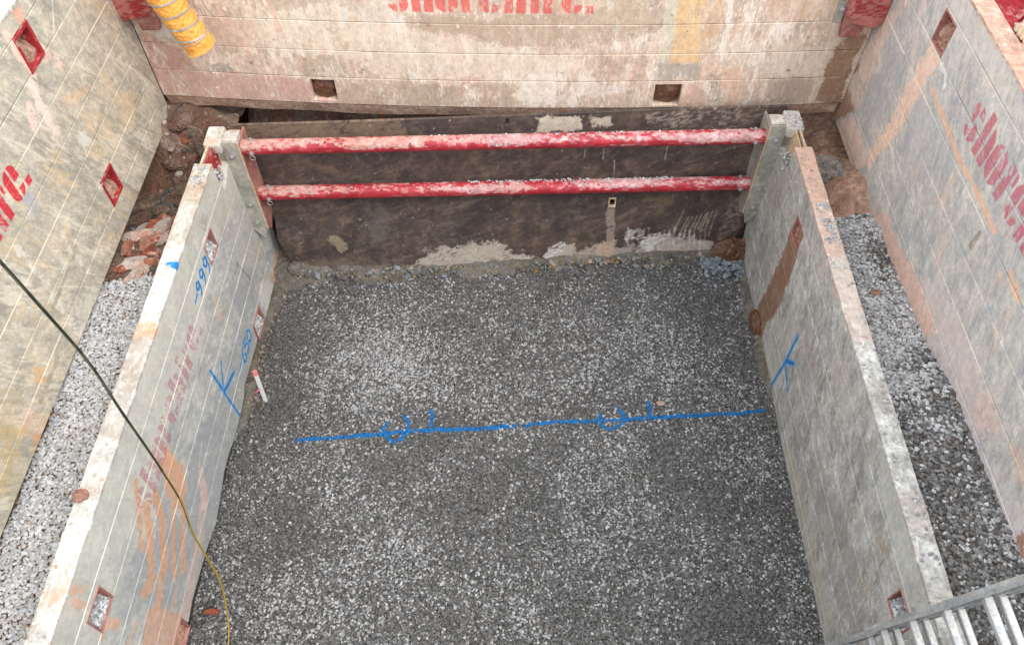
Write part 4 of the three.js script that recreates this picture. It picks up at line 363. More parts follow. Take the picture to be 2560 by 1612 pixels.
function strut(A, B, label, seed, dustAmt) {
  const g = thing('brace_strut', label, 'strut', 'red tubular struts between the corner posts'), a = new THREE.Vector3(...A), b = new THREE.Vector3(...B), L = a.distanceTo(b), R = .05;
  const P = new Paint(0, 0, L, 2 * Math.PI * R, 300).base(grime(0xb21f2e, 0xa51b2a, 0xbd3a44, { k: 1.2 })), up = .75, r = rng(seed);
  // dried slurry and dust, lying on the upper half
  P.base((() => { const red = grime(0xb02a36, 0x9e2630, 0xbf5058, { k: 1.3, sa: 6, sb: 20 }), tan = grime(0xc8a894, 0xc6b3a2, 0xccb9aa, { k: 1.3, sa: 7, sb: 12 }), gr = grime(0xc8b2ae, 0xb9aaa6, 0xcfc9c5, { k: 1.5 }); return (x, y) => { const d = ((y / (2 * Math.PI * R) - up + 1.5) % 1) - .5, c = fbm(x * 4 + seed, y * 14, 4) * .62 + fbm(x * 40 + seed, y * 70, 3) * .5, dust = sstep(.52 - dustAmt, .70 - dustAmt, c + .06 - 2.2 * Math.max(0, (d - .13) * .8, -d - .26)), t = red(x, y), u = tan(x, y), v = gr(x, y), w = sstep(.35, .6, x / L + (fbm(x * 3, seed, 2) - .5) * .7); return t.map((q, i) => lerp(q, lerp(u[i], v[i], w), dust * (.5 + .5 * fbm(x * 60, y * 90 + seed, 2)))); }; })());
  P.specks(seed, 150, r => [0xe2dfda, 0x5b2023, 0x8c8276, 0xc42a38][Math.floor(r() * 4)], .002, .01);
  const geo = new THREE.CylinderGeometry(R, R, L, 40, 60, false), p = geo.attributes.position, uv = geo.attributes.uv, N = geo.attributes.normal;
  for (let i = 0; i < p.count; i++) { if (Math.abs(N.getY(i)) > .9) continue; const t = Math.atan2(p.getZ(i), p.getX(i)); }
  geo.rotateZ(-Math.PI / 2); // axis along +x
  const q = geo.attributes.position; for (let i = 0; i < q.count; i++) { const ang = uv.getX(i); uv.setXY(i, (q.getX(i) + L / 2) / L, ang); }
  // u of the cylinder starts at its -z seam: turn it so that v = .25 lies on top
  const m = mesh('tube', geo, P.mat({ roughness: .5, bump: .003 }), g); m.rotation.order = 'YZX';
  const dv = b.clone().sub(a), yaw = Math.atan2(-dv.z, dv.x), pit = Math.asin(dv.y / L); m.rotation.set(0, yaw, pit); m.position.copy(a.clone().add(b).multiplyScalar(.5));
  const along = t => a.clone().lerp(b, t);
  for (const [t, ring] of [[.022, 1], [.978, 0]]) { const c = along(t); bolt(g, [c.x, c.y - .012, c.z + .047], [0, -.2, 1], .013); bolt(g, [c.x - .004, c.y + .046, c.z - .012], [0, 1, -.2], .013); if (ring) { const tg = new THREE.TorusGeometry(.018, .0022, 8, 22); tg.translate(c.x, c.y - .045, c.z + .055); mesh('pin_ring', uvBox(tg), mZinc, g); } }
  return g;
}
strut([-1.712, -.105, -3.905], [1.712, -.145, -4.075], 'upper red tubular strut, dusty and chipped, nearest the plate top edge', 51, .10);
strut([-1.712, -.535, -3.925], [1.712, -.575, -4.085], 'lower red tubular strut with grit lying along it', 57, .05);
// brown steel sheet closing the far end
{
  const g = thing('steel_plate', 'large rusty brown steel plate behind the red struts', 'steel plate');
  const out = [[-1.60, -1.352], [-1.3, -1.372], [-.84, -1.385], [-.3, -1.402], [.03, -1.407], [.5, -1.400], [1.03, -1.38], [1.4, -1.36], [1.66, -1.335], [1.80, -1.0], [1.87, -.05], [1.2, -.052], [.03, -.081], [-1.0, -.092], [-1.80, -.098], [-1.79, -.5], [-1.70, -.87], [-1.72, -1.06], [-1.66, -1.29]];
  const hs = [[.005, -.124, .022, .046], [.763, -.79, .035, .05]].map(h => ring(...h).reverse());
  const geo = slab(out, hs, .02, .002, (a, b, d) => [a, b, -4.0 - .04 * a - .1445 * (b + 1.35) - d + (fbm(a * 1.3, b * 1.6, 2) - .5) * .02], true);
  mesh('sheet', uvPaint(geo, pPL, 0, 1), mPL, g);
  mesh('slot_rim', uvBox(slab(ring(.763, -.795, .055, .085), [ring(.763, -.79, .035, .05).reverse()], .006, .001, (a, b, d) => [a, b, -3.994 - .04 * a - .1445 * (b + 1.35) - d + .004], true)), mTan, g);
}
// ---------------------------------------------------------------- ground, earth, gravel
const wet2 = (x, z) => fbm(x * 1.4 + 5, z * 1.4 + 2, 3);
function sheet(name, x0, x1, z0, z1, step, h, mat, kind = 'structure') {
  const nx = Math.round((x1 - x0) / step), nz = Math.round((z1 - z0) / step), g = new THREE.PlaneGeometry(x1 - x0, z1 - z0, nx, nz); g.rotateX(-Math.PI / 2); g.translate((x0 + x1) / 2, 0, (z0 + z1) / 2);
  const p = g.attributes.position, uv = g.attributes.uv; for (let i = 0; i < p.count; i++) { const x = p.getX(i), z = p.getZ(i); p.setY(i, h(x, z)); uv.setXY(i, x * .9 + z * .13, z * .9); } g.computeVertexNormals(); return setting(name, g, mat, kind);
}
const rough = (x, z, a, f) => (fbm(x * f + 20, z * f + 4, 4) - .5) * 2 * a;
const floorY = (x, z) => -1.36 + .045 * Math.max(-1.9, Math.min(1.9, x)) + rough(x, z, .016, 2) + rough(x, z, .009, 6);
sheet('pit_floor', -1.98, 1.98, -4.1, NEAR + 1.6, .05, (x, z) => floorY(x, z) - .006, mBed);
const leftY = (x, z) => { // strip between left panels: gravel, then broken rubble, a hollow, and a bank in the corner
  const hollow = sstep(-3.3, -3.75, z) * (1 - sstep(-3.95, -4.3, z)), bank = sstep(-3.95, -4.5, z) * sstep(-1.85, -2.35, x); return -.345 - .02 * sstep(-3, -1, z) - .26 * hollow + .16 * bank + rough(x, z, .03 + .05 * sstep(-3.2, -3.7, z), 5) + rough(x, z, .03 * sstep(-3.3, -3.8, z), 18); };
sheet('soil_bank', -2.75, -1.895, -4.85, NEAR + .5, .022, leftY, mEarth);
const keys = [[-4.9, -.45], [-4.45, -.42], [-4.2, -.42], [-4.0, -.30], [-3.85, -.24], [-3.7, -.17], [-3.6, -.19], [-3.5, -.25], [-3.3, -.22], [-3.06, -.23], [-2.75, -.2], [-2.45, -.18], [-2.1, -.09], [-1.7, -.08], [-1.3, -.06], [1.5, -.06]];
const interp = z => { let i = 0; while (i < keys.length - 2 && keys[i + 1][0] < z) i++; const [a, b] = [keys[i], keys[i + 1]]; return lerp(a[1], b[1], Math.max(0, Math.min(1, (z - a[0]) / (b[0] - a[0])))); };
const rightY = (x, z) => { const t = sstep(1.9, 2.3, x), clay = sstep(-3.42, -3.55, z); return lerp(interp(z) - .13 * clay - .03 * (1 - clay) + .03 * sstep(-2.4, -1.6, z), interp(z), t) + rough(x, z, .012 + .04 * clay, 6) + rough(x, z, .022 * clay, 22); };
sheet('clay_bank', 1.897, 2.75, -4.85, NEAR + .5, .022, rightY, mClay);
sheet('back_soil', -1.91, 1.91, -4.95, -4.27, .04, (x, z) => -.62 + .28 * sstep(-4.45, -4.75, z) + rough(x, z, .09, 5), mEarth);
// earth sides behind the panels and the surface around the pit
const earthBox = (x0, x1, y0, y1, z0, z1) => setting('earth_wall', box(x0, x1, y0, y1, z0, z1, .002), mEarth);
earthBox(-2.6, 2.56, -1.8, -.80, -4.84, -4.24); earthBox(-2.6, -1.93, -1.8, -.80, -4.2, 2.15); earthBox(1.93, 2.56, -1.8, -.72, -4.2, 2.15); earthBox(-3.1, -2.62, -1.8, 1.12, -5.2, 2.7); earthBox(2.58, 3.1, -1.8, 1.12, -5.2, 2.7); earthBox(-2.6, 2.56, -1.8, 1.12, -5.3, -4.86); earthBox(-2.6, 2.56, -1.8, 1.12, 2.2, 2.7);
{ const s = new THREE.Shape(rect(-150, 150, -150, 150).map(p => new THREE.Vector2(...p))); s.holes.push(new THREE.Path(rect(-2.62, 2.58, -2.2, 4.86).reverse().map(p => new THREE.Vector2(...p)))); const g = new THREE.ShapeGeometry(s); g.rotateX(-Math.PI / 2); g.translate(0, 1.13, 0); setting('ground', uvBox(g.toNonIndexed(), .5), mGround); }
// mud squeezed out along the foot of the plate and the panels
sheet('mud_strip', -1.80, 1.80, -4.16, -3.72, .018, (x, z) => { const zp = -4.0 - .04 * x, t = sstep(zp + .15, zp + .01, z + rough(x, 3, .10, 4) + rough(x, z, .05, 14)); return lerp(floorY(x, z) - .03, Math.max(-1.345, floorY(x, z) + .035) + .01 * Math.sin(x * 3), t) + rough(x, z, .02, 9) + rough(x, z, .016, 28); }, mMud);
sheet('mud_strip', -1.86, -1.42, -4.2, -1.0, .018, (x, z) => { const w = .03 + .16 * sstep(-3.15, -3.9, z) + .05 * sstep(-2.55, -2.8, z) * sstep(-3.15, -2.9, z) + rough(z, 2, .07, 3) + rough(x, z, .03, 12), t = sstep(-1.79 + w, -1.81 + w * .1, x); return floorY(x, z) - .03 + t * (.02 + .055 * sstep(-2.35, -2.75, z)) - .02 * sstep(-2.7, -2.3, z) + rough(x, z, .014, 11) + rough(x, z, .012, 34); }, mMud);
sheet('mud_strip', 1.50, 1.86, -4.2, -1.0, .018, (x, z) => { const w = .03 + .07 * sstep(-2.5, -3.4, z) + rough(z, 7, .07, 3) + rough(x, z, .03, 12), t = sstep(1.80 - w, 1.82 - w * .1, x); return floorY(x, z) - .03 + t * (.01 + .06 * sstep(-1.7, -2.2, z)) - .02 * sstep(-2.1, -1.6, z) + rough(x, z, .014, 11) + rough(x, z, .012, 34); }, mMud);
{ // gravel on the pit floor, sprayed blue along the set-out line
  const r = rng(99), l = [], ln = FLOORLINE.map(([w, ...q]) => [w, q]), step = .0094;
  const blobs = [[-.93, -3.2, .42, .42], [-.75, -3.0, .3, .3], [.63, -2.45, .25, .32], [.96, -3.25, .55, .22], [-.1, -3.04, .4, .12], [-1.6, -2.71, .17, -.4], [1.27, -2.16, .4, -.25], [-1.68, -3.39, .28, -.4], [-.68, -1.71, .3, .22], [-.95, -2.3, .3, .18], [1.37, -1.41, .4, -.22], [1.59, -2.3, .22, .3], [-.51, -3.68, .5, -.12], [.84, -1.9, .3, .12], [.2, -1.5, .35, .1], [.5, -3.75, .6, -.14], [-1.2, -1.5, .3, .1]];
  const seg = (x, z, q) => { let d = 1e9; for (let k = 2; k < q.length; k += 2) { const ex = q[k] - q[k - 2], ez = q[k + 1] - q[k - 1]; let t = ((x - q[k - 2]) * ex + (z - q[k - 1]) * ez) / (ex * ex + ez * ez + 1e-9); t = t < 0 ? 0 : t > 1 ? 1 : t; d = Math.min(d, Math.hypot(x - q[k - 2] - ex * t, z - q[k - 1] - ez * t)); } return d; };
  for (let z = -4.0; z < -.05; z += step) for (let x = -1.83; x < 1.83; x += step) {
    const X = x + (r() - .5) * step * 1.3, Z = z + (r() - .5) * step * 1.3; let p = .22 + (fbm(X * 2.3, Z * 2.3, 4) - .5) * .6 + (fbm(X * 7 + 4, Z * 7, 2) - .5) * .35; for (const [bx, bz, br, bw] of blobs) { const d = Math.hypot(X - bx, Z - bz) / br; if (d < 1.6) p += bw * Math.exp(-d * d * 1.4); }
    let c = r() < p * .85 ? greyStone(r, 114, 182, 1) : greyStone(r, 68, 112, 2); const mo = Math.max(0, -p) * .6; if (mo) c = c.map(v => v * (1 - Math.min(.5, mo)));
    let y = floorY(X, Z) + r() * .006;
    for (const [w, q] of ln) { if (Math.abs(Z + 2.57) > .25) break; const d = seg(X, Z, q); if (d < w * (.55 + .5 * r()) && r() < .93) { const k = .8 + .4 * r(); c = [.003 * k, .135 * k, .37 * k]; y += .002; break; } }
    l.push([X, y, Z, .014 * (.62 + .5 * r() + .5 * r() * r()), ...c]);
  }
  stones('gravel', null, l); console.log('floor stones', l.length);
}
{ // pale gravel in the left strip, darker washed gravel in the right
  const r = rng(101), l = [], q = [], step = .0118;
  for (let z = -4.0; z < NEAR; z += step) for (let x = -2.40; x < -1.9; x += step) { const X = x + (r() - .5) * step * 1.3, Z = z + (r() - .5) * step * 1.3, lim = -3.08 + (X + 2.1) * -.35 + rough(X, 1, .08, 8); const hol = Z < -3.45 && Z > -4.0 && fbm(X * 9, Z * 9, 2) > .46; if (Z < lim && !hol) continue; const p = fbm(X * 6, Z * 3, 2); l.push([X, leftY(X, Z) + .002 + r() * .016, Z, .0175 * (.75 + .5 * r()), ...(Z < lim ? greyStone(r, 55, 120) : r() < .06 ? greyStone(r, 130, 170, 12) : greyStone(r, 146 + 22 * p, 204))]); }
  for (let z = -3.62; z < NEAR; z += step) for (let x = 1.895; x < 2.32; x += step) { const X = x + (r() - .5) * step * 1.3, Z = z + (r() - .5) * step * 1.3; if (Z < -3.47 + rough(X, 1, .08, 9)) continue; const n = fbm(X * 3.5 + 2, Z * 3.5, 3) + .42 * sstep(-2.0, -1.55, Z) - .1 * sstep(-1.9, -2.5, Z) + .3 * sstep(-3.36, -3.5, Z); const dk = r() < .86 * sstep(.42, .78, n); q.push([X, rightY(X, Z) + .002 + r() * .016, Z, .0185 * (.75 + .5 * r()), ...(dk ? greyStone(r, 72, 136, 3) : greyStone(r, 134, 206, 1))]); }
  stones('gravel', null, l); stones('gravel', null, q);
  const w = []; for (let i = 0; i < 2600; i++) w.push([-2.50 - r() * .9, 1.136 + r() * .01, -4.6 + r() * 2.2, .03 * (.7 + .6 * r()), ...greyStone(r, 175, 245)]); stones('gravel', null, w);
  // grit lying on the posts, rails and struts
  const t = []; const put = (n, fx, fy, fz, s = .016) => { for (let i = 0; i < n; i++) t.push([fx(), fy(), fz(), s * (.6 + .7 * r()), ...greyStone(r, 135, 200)]); }, u = (a, b) => () => a + (b - a) * r(), k = v => () => v;
  put(70, u(1.805, 1.90), k(.006), u(-4.14, -3.985), .011); put(60, u(1.855, 1.80), u(-.24, -.15), u(-3.98, -3.83)); put(45, u(-1.895, -1.81), k(.014), u(-3.61, -3.42)); put(40, u(-1.845, -1.805), u(-.2, -.12), u(-3.75, -3.66)); put(70, u(1.81, 1.89), k(.016), u(-3.3, -3.0)); put(130, u(1.805, 1.90), k(.018), u(-2.2, -.6), .014);
  for (let i = 0; i < 190; i++) { const f = .42 + .42 * r(); t.push([lerp(-1.712, 1.712, f), lerp(-.535, -.575, f) + .05, lerp(-3.925, -4.085, f) - .004 - r() * .022, .0105 * (.6 + .8 * r()), ...greyStone(r, 140, 205)]); }
  for (let i = 0; i < 60; i++) { const f = .35 + .62 * r(); t.push([lerp(-1.712, 1.712, f), lerp(-.105, -.145, f) + .05, lerp(-3.905, -4.075, f) - r() * .02, .0105 * (.6 + .8 * r()), ...greyStone(r, 140, 205)]); }
  const mc = []; for (let i = 0; i < 520; i++) { const f = r(), x = -1.62 + 3.3 * f, z = -4.0 - .04 * x + .03 + .13 * r() * r(), k = r(), s = .012 + .03 * r() ** 3; const q = .7 + .7 * r(); mc.push([x, Math.max(-1.345, floorY(x, z) + .02) + r() * .015 - .1 * (z + 4.0), z, s, ...(k < .35 ? [.17, .19, .20] : k < .6 ? [.28, .23, .19] : k < .75 ? [.20, .14, .06] : [.10, .09, .08]).map(v => v * q)]); }
  for (let i = 0; i < 260; i++) { const x = 1.48 + .3 * r(), z = -3.98 + .28 * r() * r(), q = .6 + .7 * r(); mc.push([x, floorY(x, z) + .02 + .02 * r(), z, .014 + .02 * r(), ...[.21, .24, .27].map(v => v * q)]); }
  for (let i = 0; i < 240; i++) { const z = -3.9 + 1.3 * r(), x = -1.79 + .16 * r() * r(), q = .4 + .9 * r(); mc.push([x, floorY(x, z) + .015 + .015 * r(), z, .01 + .025 * r() ** 2, ...[.22, .18, .14].map(v => v * q)]); }
  stones('mud_chips', null, mc);
  stones('grit', null, t);
}
console.log('gravel done');
// ---------------------------------------------------------------- objects
// rubble in the left corner
{
  const r = rng(5), cols = [[0x86402c, 0x9c5640], [0xa89c92, 0xbcb0a6], [0x8a6656, 0xa07c6a]];
  const ms = cols.map(([a, b], i) => tile(grime(a, b, [0xb9a596, 0x8a4a36, 0x7a4434][i], { sa: 9, sb: 9, k: 2 }), 40 + i, null, { bump: .01, roughness: .92 }));
  const L = [[-2.29, -3.50, .07, 0, 'red brown broken rock beside the left outer panel foot'], [-2.19, -3.42, .085, 1, 'long pale broken rock above the pale gravel, nearest the inner panel'], [-2.30, -3.34, .07, 1, 'pale cracked rock at the edge of the pale gravel'], [-2.21, -3.22, .045, 0, 'small red stone in front of the pale rubble'], [-2.26, -3.11, .075, 1, 'whitish flat rock at the far edge of the pale gravel'], [-2.17, -3.14, .05, 0, 'upright red chip between whitish rock and inner panel'], [-2.33, -3.08, .03, 0, 'tiny red stone left of the whitish rock'], [-2.17, -3.54, .08, 0, 'slanting red slab of rubble against the inner panel'], [-2.30, -3.62, .06, 2, 'brown clod under the left outer panel edge'], [-2.22, -3.30, .07, 2, 'tan rubble piece between two pale rocks'], [-2.13, -3.33, .05, 1, 'pale chip hard against the inner panel rail'], [-2.33, -3.24, .06, 2, 'brown clod at the foot of the left outer panel'], [-2.20, -3.95, .16, 2, 'big smooth brown clod in the left corner hollow'], [-2.33, -3.90, .08, 0, 'red earth clod left of the big brown clod'], [-2.30, -4.12, .09, 2, 'brown clod behind the big smooth clod'], [-2.10, -4.18, .08, 0, 'dark red clod near the leaning slab'], [-2.24, -4.30, .10, 2, 'grey brown clod under the end wall corner'], [-2.02, -4.30, .09, 2, 'brown clod behind the left post'], [-2.34, -3.76, .07, 1, 'pale flat stone below the outer panel edge']];
  L.forEach(([x, z, s, k, label], i) => { const flat = z > -3.7, g = flat ? lump(s * (1.0 + .5 * r()), s * (.26 + .2 * r()), s * (.45 + .2 * r()), 60 + i * 3.7, 2, .5, 1.7) : lump(s * .9, s * .5, s * .7, 60 + i * 3.7, 4, .34, 2.4); g.rotateY(flat ? .9 + (r() - .5) * 1.2 : r() * 3); g.rotateZ((r() - .5) * (flat ? 1.1 : .5)); g.computeVertexNormals(); const m = single('rubble_stone', g, flat ? ms[k] : mEarth, label, 'stone', 'broken rock in the left corner'); m.position.set(x, leftY(x, z) + s * (flat ? .3 : .12), z); });
  for (let i = 0; i < 26; i++) { const z = -3.02 - .62 * r(), x = -2.34 + .32 * r(), k = r() < .6 ? 0 : 1, s = .022 + .035 * r(), g = lump(s * (1.1 + r()), s * (.35 + .2 * r()), s * .6, 300 + i * 5.3, 1, .5, 1.7); g.rotateY(.9 + (r() - .5) * 2); g.rotateZ((r() - .5) * 1.3); g.computeVertexNormals(); single('rock_shard', g, ms[k], k ? 'small angular pale rock shard among the left corner rubble' : 'small angular red rock shard among the left corner rubble', 'shard', k ? 'pale rock shards in the left corner' : 'red rock shards in the left corner').position.set(x, leftY(x, z) + s * .5, z); }
  const fl = []; for (let i = 0; i < 420; i++) { const z = -3.02 - 1.3 * Math.pow(r(), 1.3), x = -2.36 + .44 * r(), red = r(), q = .6 + .7 * r(); fl.push([x, leftY(x, z) + .006, z, .014 + .045 * r() ** 3, ...(red < .45 ? [.24, .075, .045] : red < .7 ? [.38, .31, .26] : [.10, .085, .075]).map(v => v * q)]); } stones('rubble_chips', null, fl);
  const sg = slab([[0, 0], [.07, .0], [.075, .18], [.04, .21], [-.01, .24]], [], .022, .004, (a, b, d) => [a, b, d], false); const p = jit(uvBox(sg), .006, 12); const m = single('slab_fragment', p, mEarth, 'thin pale edged slab standing upright behind the left post', 'slab'); m.position.set(-2.09, -.33, -4.08); m.rotation.set(-.2, .2, .05);
  const c1 = lump(.15, .09, .13, 7, 4, .4, 2.6); const k1 = single('clay_clod', c1, tile(grime(0x8e8982, 0x7d7770, 0x9f8c80, { sa: 9, sb: 9, k: 2.4 }), 44, P => P.specks(71, 260, r => [0x54504a, 0xbdb8b2][Math.floor(r() * 2)], .002, .01), { bump: .02, roughness: .9 }), 'grey lump of gravelly mud beside the right post', 'clod'); k1.position.set(2.09, rightY(2.09, -3.88) + .03, -3.88);
  const k2 = single('clay_clod', lump(.15, .09, .10, 17, 4, .3, 2), mClay, 'pink clay lump behind the right post', 'clod'); k2.position.set(2.06, rightY(2.06, -4.12) + .03, -4.12);
  const k3 = single('clay_clod', lump(.15, .14, .10, 27, 4, .35, 2), mWet, 'wet brown clay slumped at the right foot of the plate', 'clod'); k3.position.set(1.73, -1.26, -4.03);
  const k4 = single('clay_clod', lump(.08, .05, .07, 37, 4, .35, 2), mMud, 'cracked mud lump at the left foot of the plate', 'clod'); k4.position.set(-1.62, -1.33, -3.93);
  const k5 = single('clay_clod', lump(.05, .09, .10, 47, 4, .3, 2), mWet, 'brown mud lump at the bottom of the mud run', 'clod'); k5.position.set(1.80, -1.25, -3.36);
  single('rubble_stone', lump(.034, .026, .032, 91, 3, .3), ms[2], 'small round stone on the left inner panel rail', 'stone').position.set(-1.878, .03, -1.446);
  single('rubble_stone', lump(.05, .016, .018, 94, 3, .3), ms[0], 'flat brown stone on the dark gravel by the cable end', 'stone').position.set(-1.715, floorY(-1.7, -1.35) + .02, -1.354);
  const lf = lump(.034, .008, .022, 97, 3, .3); single('wood_chip', lf, ms[2], 'brown wood chip on the right gravel strip', 'chip').position.set(2.118, rightY(2.118, -2.806) + .024, -2.806);
  single('rubble_stone', lump(.03, .012, .018, 98, 3, .3), ms[1], 'pale flat flake beside the right blue tick', 'stone').position.set(1.05, floorY(1.05, -2.72) + .014, -2.72);
}
// marker stake leaning on the left bank
{
  const g = thing('marker_stake', 'white marker stake with pink top leaning by the left panel', 'stake'); const A = new THREE.Vector3(-1.675, floorY(-1.66, -2.8) - .02, -2.79), B = new THREE.Vector3(-1.70, -1.165, -2.875), d = B.clone().sub(A), L = d.length();
  const q = new THREE.Quaternion().setFromUnitVectors(new THREE.Vector3(0, 1, 0), d.normalize());
  const w = new THREE.MeshStandardMaterial({ color: 0xdadcdc, roughness: .6 }), pk = new THREE.MeshStandardMaterial({ color: 0xe88d88, roughness: .7 });
  const s = mesh('shaft', box(-.013, .013, 0, L * .86, -.008, .008, .002), w, g), t = mesh('painted_top', box(-.0135, .0135, L * .861, L, -.0085, .0085, .002), pk, g); for (const m of [s, t]) { m.position.copy(A); m.quaternion.copy(q); }
  const rb = new THREE.TubeGeometry(new THREE.CatmullRomCurve3([[-1.688, -1.30, -2.815], [-1.705, -1.31, -2.80], [-1.725, -1.335, -2.80], [-1.735, -1.345, -2.815]].map(p => new THREE.Vector3(...p))), 14, .006, 6); mesh('ribbon', uvBox(rb), new THREE.MeshStandardMaterial({ color: 0xdd6f84, roughness: .7 }), g);
}
// hanging cable
{
  const pts = [[-1.30, 2.5, -1.30], [-1.312, 2.0, -1.36], [-1.319, 1.716, -1.385], [-1.336, 1.429, -1.416], [-1.351, 1.137, -1.44], [-1.403, .724, -1.466], [-1.424, .287, -1.461], [-1.458, -.085, -1.459], [-1.493, -.354, -1.429], [-1.532, -.729, -1.423], [-1.548, -.991, -1.403], [-1.565, -1.234, -1.324], [-1.571, -1.405, -1.181], [-1.57, -1.41, -.9]].map(p => new THREE.Vector3(...p)), cv = new THREE.CatmullRomCurve3(pts), L = cv.getLength();
  const P = new Paint(0, 0, L, .04, 260).base((x, y) => { const t = x / L, k = sstep(.40, .5, t + .1 * (vn(x * 6, 4) - .5)), stripe = Math.abs(((y / .04 + x * .35) % 1) - .5) < .2, n = fbm(x * 9, y * 200, 3); const y1 = stripe ? [52, 50, 36] : [176, 142, 42], gd = n > .52 ? [86, 84, 66] : [40, 48, 36]; return [0, 1, 2].map(i => lerp(gd[i], y1[i], k) * (.85 + .3 * n)); });
  const g = new THREE.TubeGeometry(cv, 160, .0052, 10), uv = g.attributes.uv; single('cable', g, P.mat({ roughness: .55, bump: .0005 }), 'black and yellow cable hanging across the left panels onto the gravel', 'cable');
}
// orange ventilation duct
{
  const g = thing('ventilation_duct', 'orange fabric ventilation duct hanging before the end wall', 'duct'), A = new THREE.Vector3(-1.86, .44, -4.19), B = new THREE.Vector3(-2.03, 1.0, -4.17), d = B.clone().sub(A), L = d.length(), Rr = .093, q = new THREE.Quaternion().setFromUnitVectors(new THREE.Vector3(0, 1, 0), d.clone().normalize());
  const nu = 96, nv = 110, pos = [], uv = [], idx = [], pitch = .084, start = .08; const rad = (t, h) => { const ph = ((h - start) / pitch - t / 6.2832), fr = ph - Math.floor(ph), bul = .007 * Math.sin(fr * Math.PI); const edge = sstep(.02, 0, h) * .004; const cr = (Math.abs(fbm(t * 5 + h * 26, h * 34 - t * 3, 2) - .5) * 2) * .019 + (fbm(t * 9 - h * 40, h * 40 + t * 2, 2) - .5) * .006; return Rr - .006 + bul - cr * Math.sin(fr * Math.PI) + edge; };
  for (let j = 0; j <= nv; j++) for (let i = 0; i <= nu; i++) { const t = i / nu * 6.28319, h = j / nv * L, tt = i === nu ? 0 : t, rr = rad(tt, h); pos.push(Math.cos(t) * rr, h, Math.sin(t) * rr); uv.push(i / nu, j / nv); }
  for (let j = 0; j < nv; j++) for (let i = 0; i < nu; i++) { const a = j * (nu + 1) + i, b = a + nu + 1; idx.push(a, b, a + 1, b, b + 1, a + 1); }
  const geo = new THREE.BufferGeometry(); geo.setAttribute('position', new THREE.Float32BufferAttribute(pos, 3)); geo.setAttribute('uv', new THREE.Float32BufferAttribute(uv, 2)); geo.setIndex(idx); geo.computeVertexNormals();
  const P = new Paint(0, 0, .58, .6, 400).base((x, y) => { const n = fbm(x * 14, y * 14, 3), m = fbm(x * 60, y * 60, 2); return [240 + n * 12, 150 + n * 34 + m * 10, 66 + n * 30, .5 + (m - .5) * .4]; });
  const put = m => { m.position.copy(A); m.quaternion.copy(q); };
  put(mesh('sleeve', geo, P.mat({ roughness: .5, bump: .001, side: THREE.DoubleSide }), g));
  const hp = []; for (let k = 0; k <= 200; k++) { const h = start + k / 200 * (L - start); const t = (h - start) / pitch * 6.28319; hp.push(new THREE.Vector3(Math.cos(t) * (Rr + .001), h, Math.sin(t) * (Rr + .001))); }
  for (const dh of [0, .0072]) put(mesh('spiral_wire', uvBox(new THREE.TubeGeometry(new THREE.CatmullRomCurve3(hp.map(v => v.clone().setY(v.y + dh))), 420, .0028, 7)), mZinc, g));
  const end = []; for (let k = 0; k <= 40; k++) { const t = k / 40 * 6.28319; end.push(new THREE.Vector3(Math.cos(t) * (Rr + .001), start - .0 , Math.sin(t) * (Rr + .001))); }
  put(mesh('end_hoop', uvBox(new THREE.TubeGeometry(new THREE.CatmullRomCurve3(end), 60, .0028, 7)), mZinc, g));
}
// brackets of the end wall
function bracket(s, x, label) {
  const g = thing('wall_bracket', label, 'bracket', 'red brackets at the ends of the end wall');
  const zf = BOW(x) + .005;
  mesh('post', uvBox(slab([[-.105, .585], [-.06, .535], [.085, .505], [.125, .56], [.125, 1.25], [-.105, 1.25]].map(([a, b]) => [x + s * a, b]), [], .10, .012, (a, b, d) => [a, b, zf + .10 - d], s < 0)), mRedWorn, g);
  mesh('foot_plate', uvBox(slab([[-.085, .415], [.03, .41], [.045, .58], [-.10, .58]].map(([a, b]) => [x + s * a * -1 * -1, b]), [], .05, .006, (a, b, d) => [a, b, zf + .05 - d], s < 0)), mRedDull, g);
  mesh('rail', box(Math.min(x - s * .10, x - s * .15), Math.max(x - s * .10, x - s * .15), .50, 1.25, zf, zf + .02, .004), mGreyPlate, g);
  bolt(g, [x - s * .125, .60, zf + .024], [0, 0, 1], .02); bolt(g, [x - s * .125, .86, zf + .024], [0, 0, 1], .02);
}
bracket(-1, -2.265, 'red steel bracket left of the orange duct'); bracket(1, 2.155, 'red steel bracket at the right end of the end wall');
// red steel frame beyond the right wall top, with clay on it
{
  const g = thing('waling_beam', 'bright red steel beam above the right outer panel top', 'beam');
  mesh('flange', box(2.39, 2.62, 1.135, 1.15, -4.3, -1.6, .004), mRed, g);
  mesh('web', uvBox(slab([[2.44, 1.15], [2.62, 1.15], [2.62, 1.30], [2.52, 1.30]], [], .035, .004, (a, b, d) => [a, b, -3.42 + d], true)), mRed, g);
  mesh('upright', box(2.56, 2.62, 1.15, 1.5, -4.3, -1.6, .006), mRed, g);
  const L = [[2.44, -3.27, .075, 'tan clay lump on the red beam, nearest the rib'], [2.44, -3.13, .085, 'tan clay lump on the red beam, middle one'], [2.46, -2.98, .08, 'tan clay lump on the red beam, lowest in view']];
  L.forEach(([x, z, s, label], i) => { const m = single('clay_clod', lump(s * .8, s * .55, s, 120 + i * 5, 4, .35, 2.2), mTan, label, 'clod', 'clay on the red beam'); m.position.set(x, 1.17, z); });
}
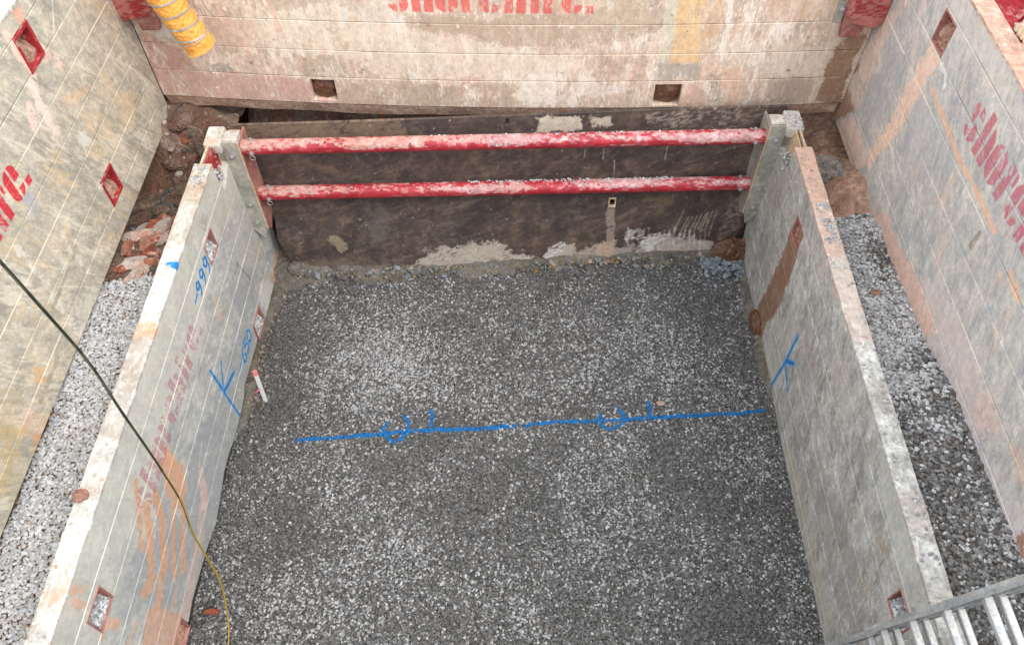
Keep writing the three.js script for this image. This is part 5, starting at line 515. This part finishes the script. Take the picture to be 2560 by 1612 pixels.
// two-section aluminium ladder
{
  const g = thing('extension_ladder', 'aluminium extension ladder standing against the right inner panel', 'ladder');
  const A = new THREE.Vector3(1.588, -.017, -.918), v = new THREE.Vector3(-.003, .2727, .039), u = v.clone().normalize(), w = new THREE.Vector3(Math.sin(7 * D2R), 0, Math.cos(7 * D2R)), n = new THREE.Vector3().crossVectors(u, w).normalize(); // n points to -x or +x
  if (n.x < 0) n.negate(); const ww = new THREE.Vector3().crossVectors(n, u).normalize(); if (ww.z < 0) ww.negate();
  const M = (o) => new THREE.Matrix4().makeBasis(n, u, new THREE.Vector3().crossVectors(n, u)).setPosition(o); const sg = new THREE.Vector3().crossVectors(n, u).dot(ww) > 0 ? 1 : -1;
  const chan = (len) => { // C rail: open side towards the other rail
    return slab([[-.013, -.03], [.013, -.03]].length ? [[-.032, -.013], [.032, -.013], [.032, .013], [.027, .013], [.027, -.008], [-.027, -.008], [-.027, .013], [-.032, .013]] : [], [], len, .0012, (a, b, d) => [a, d, b], true); };
  const rail = (off, s0, s1, side) => { const len = (s1 - s0) * v.length(), geo = chan(len); if (side > 0) geo.scale(1, 1, -1); const m = mesh('rail', uvBox(geo), mAlu, g); m.applyMatrix4(M(A.clone().addScaledVector(v, s0).addScaledVector(n, off).addScaledVector(ww, side > 0 ? .40 : 0))); };
  const rung = (off, s, dy) => { const geo = new RoundedBoxGeometry(.03, .026, .385, 3, .007); geo.translate(0, 0, sg * .2); const m = mesh('rung', uvBox(geo), mAlu, g); m.applyMatrix4(M(A.clone().addScaledVector(v, s).addScaledVector(n, off))); };
  rail(0, -.42, 9, -1); rail(0, -.42, 9, 1); rail(.066, -4.88, 6, -1); rail(.066, -4.88, 6, 1);
  for (let s = 0; s < 9; s++) rung(0, s + .0); for (let s = -4; s < 6; s++) rung(.066, s - .12);
  const hk = box(-.02, .10, -.012, .012, -.003, .003, .002); for (const o of [.05]) { const m = mesh('rung_hook', hk, mZinc, g); m.applyMatrix4(M(A.clone().addScaledVector(v, -.18).addScaledVector(ww, .06))); }
  for (const s of [-1, 1]) { const ft = box(-.036, .036, -.03, .03, -.018, .018, .006), m = mesh('foot', ft, new THREE.MeshStandardMaterial({ color: 0x2c2c2c, roughness: .9 }), g); m.applyMatrix4(M(A.clone().addScaledVector(v, -4.88).addScaledVector(n, .068).addScaledVector(ww, s > 0 ? .4 : 0))); }
}
renderer.render(scene, camera);
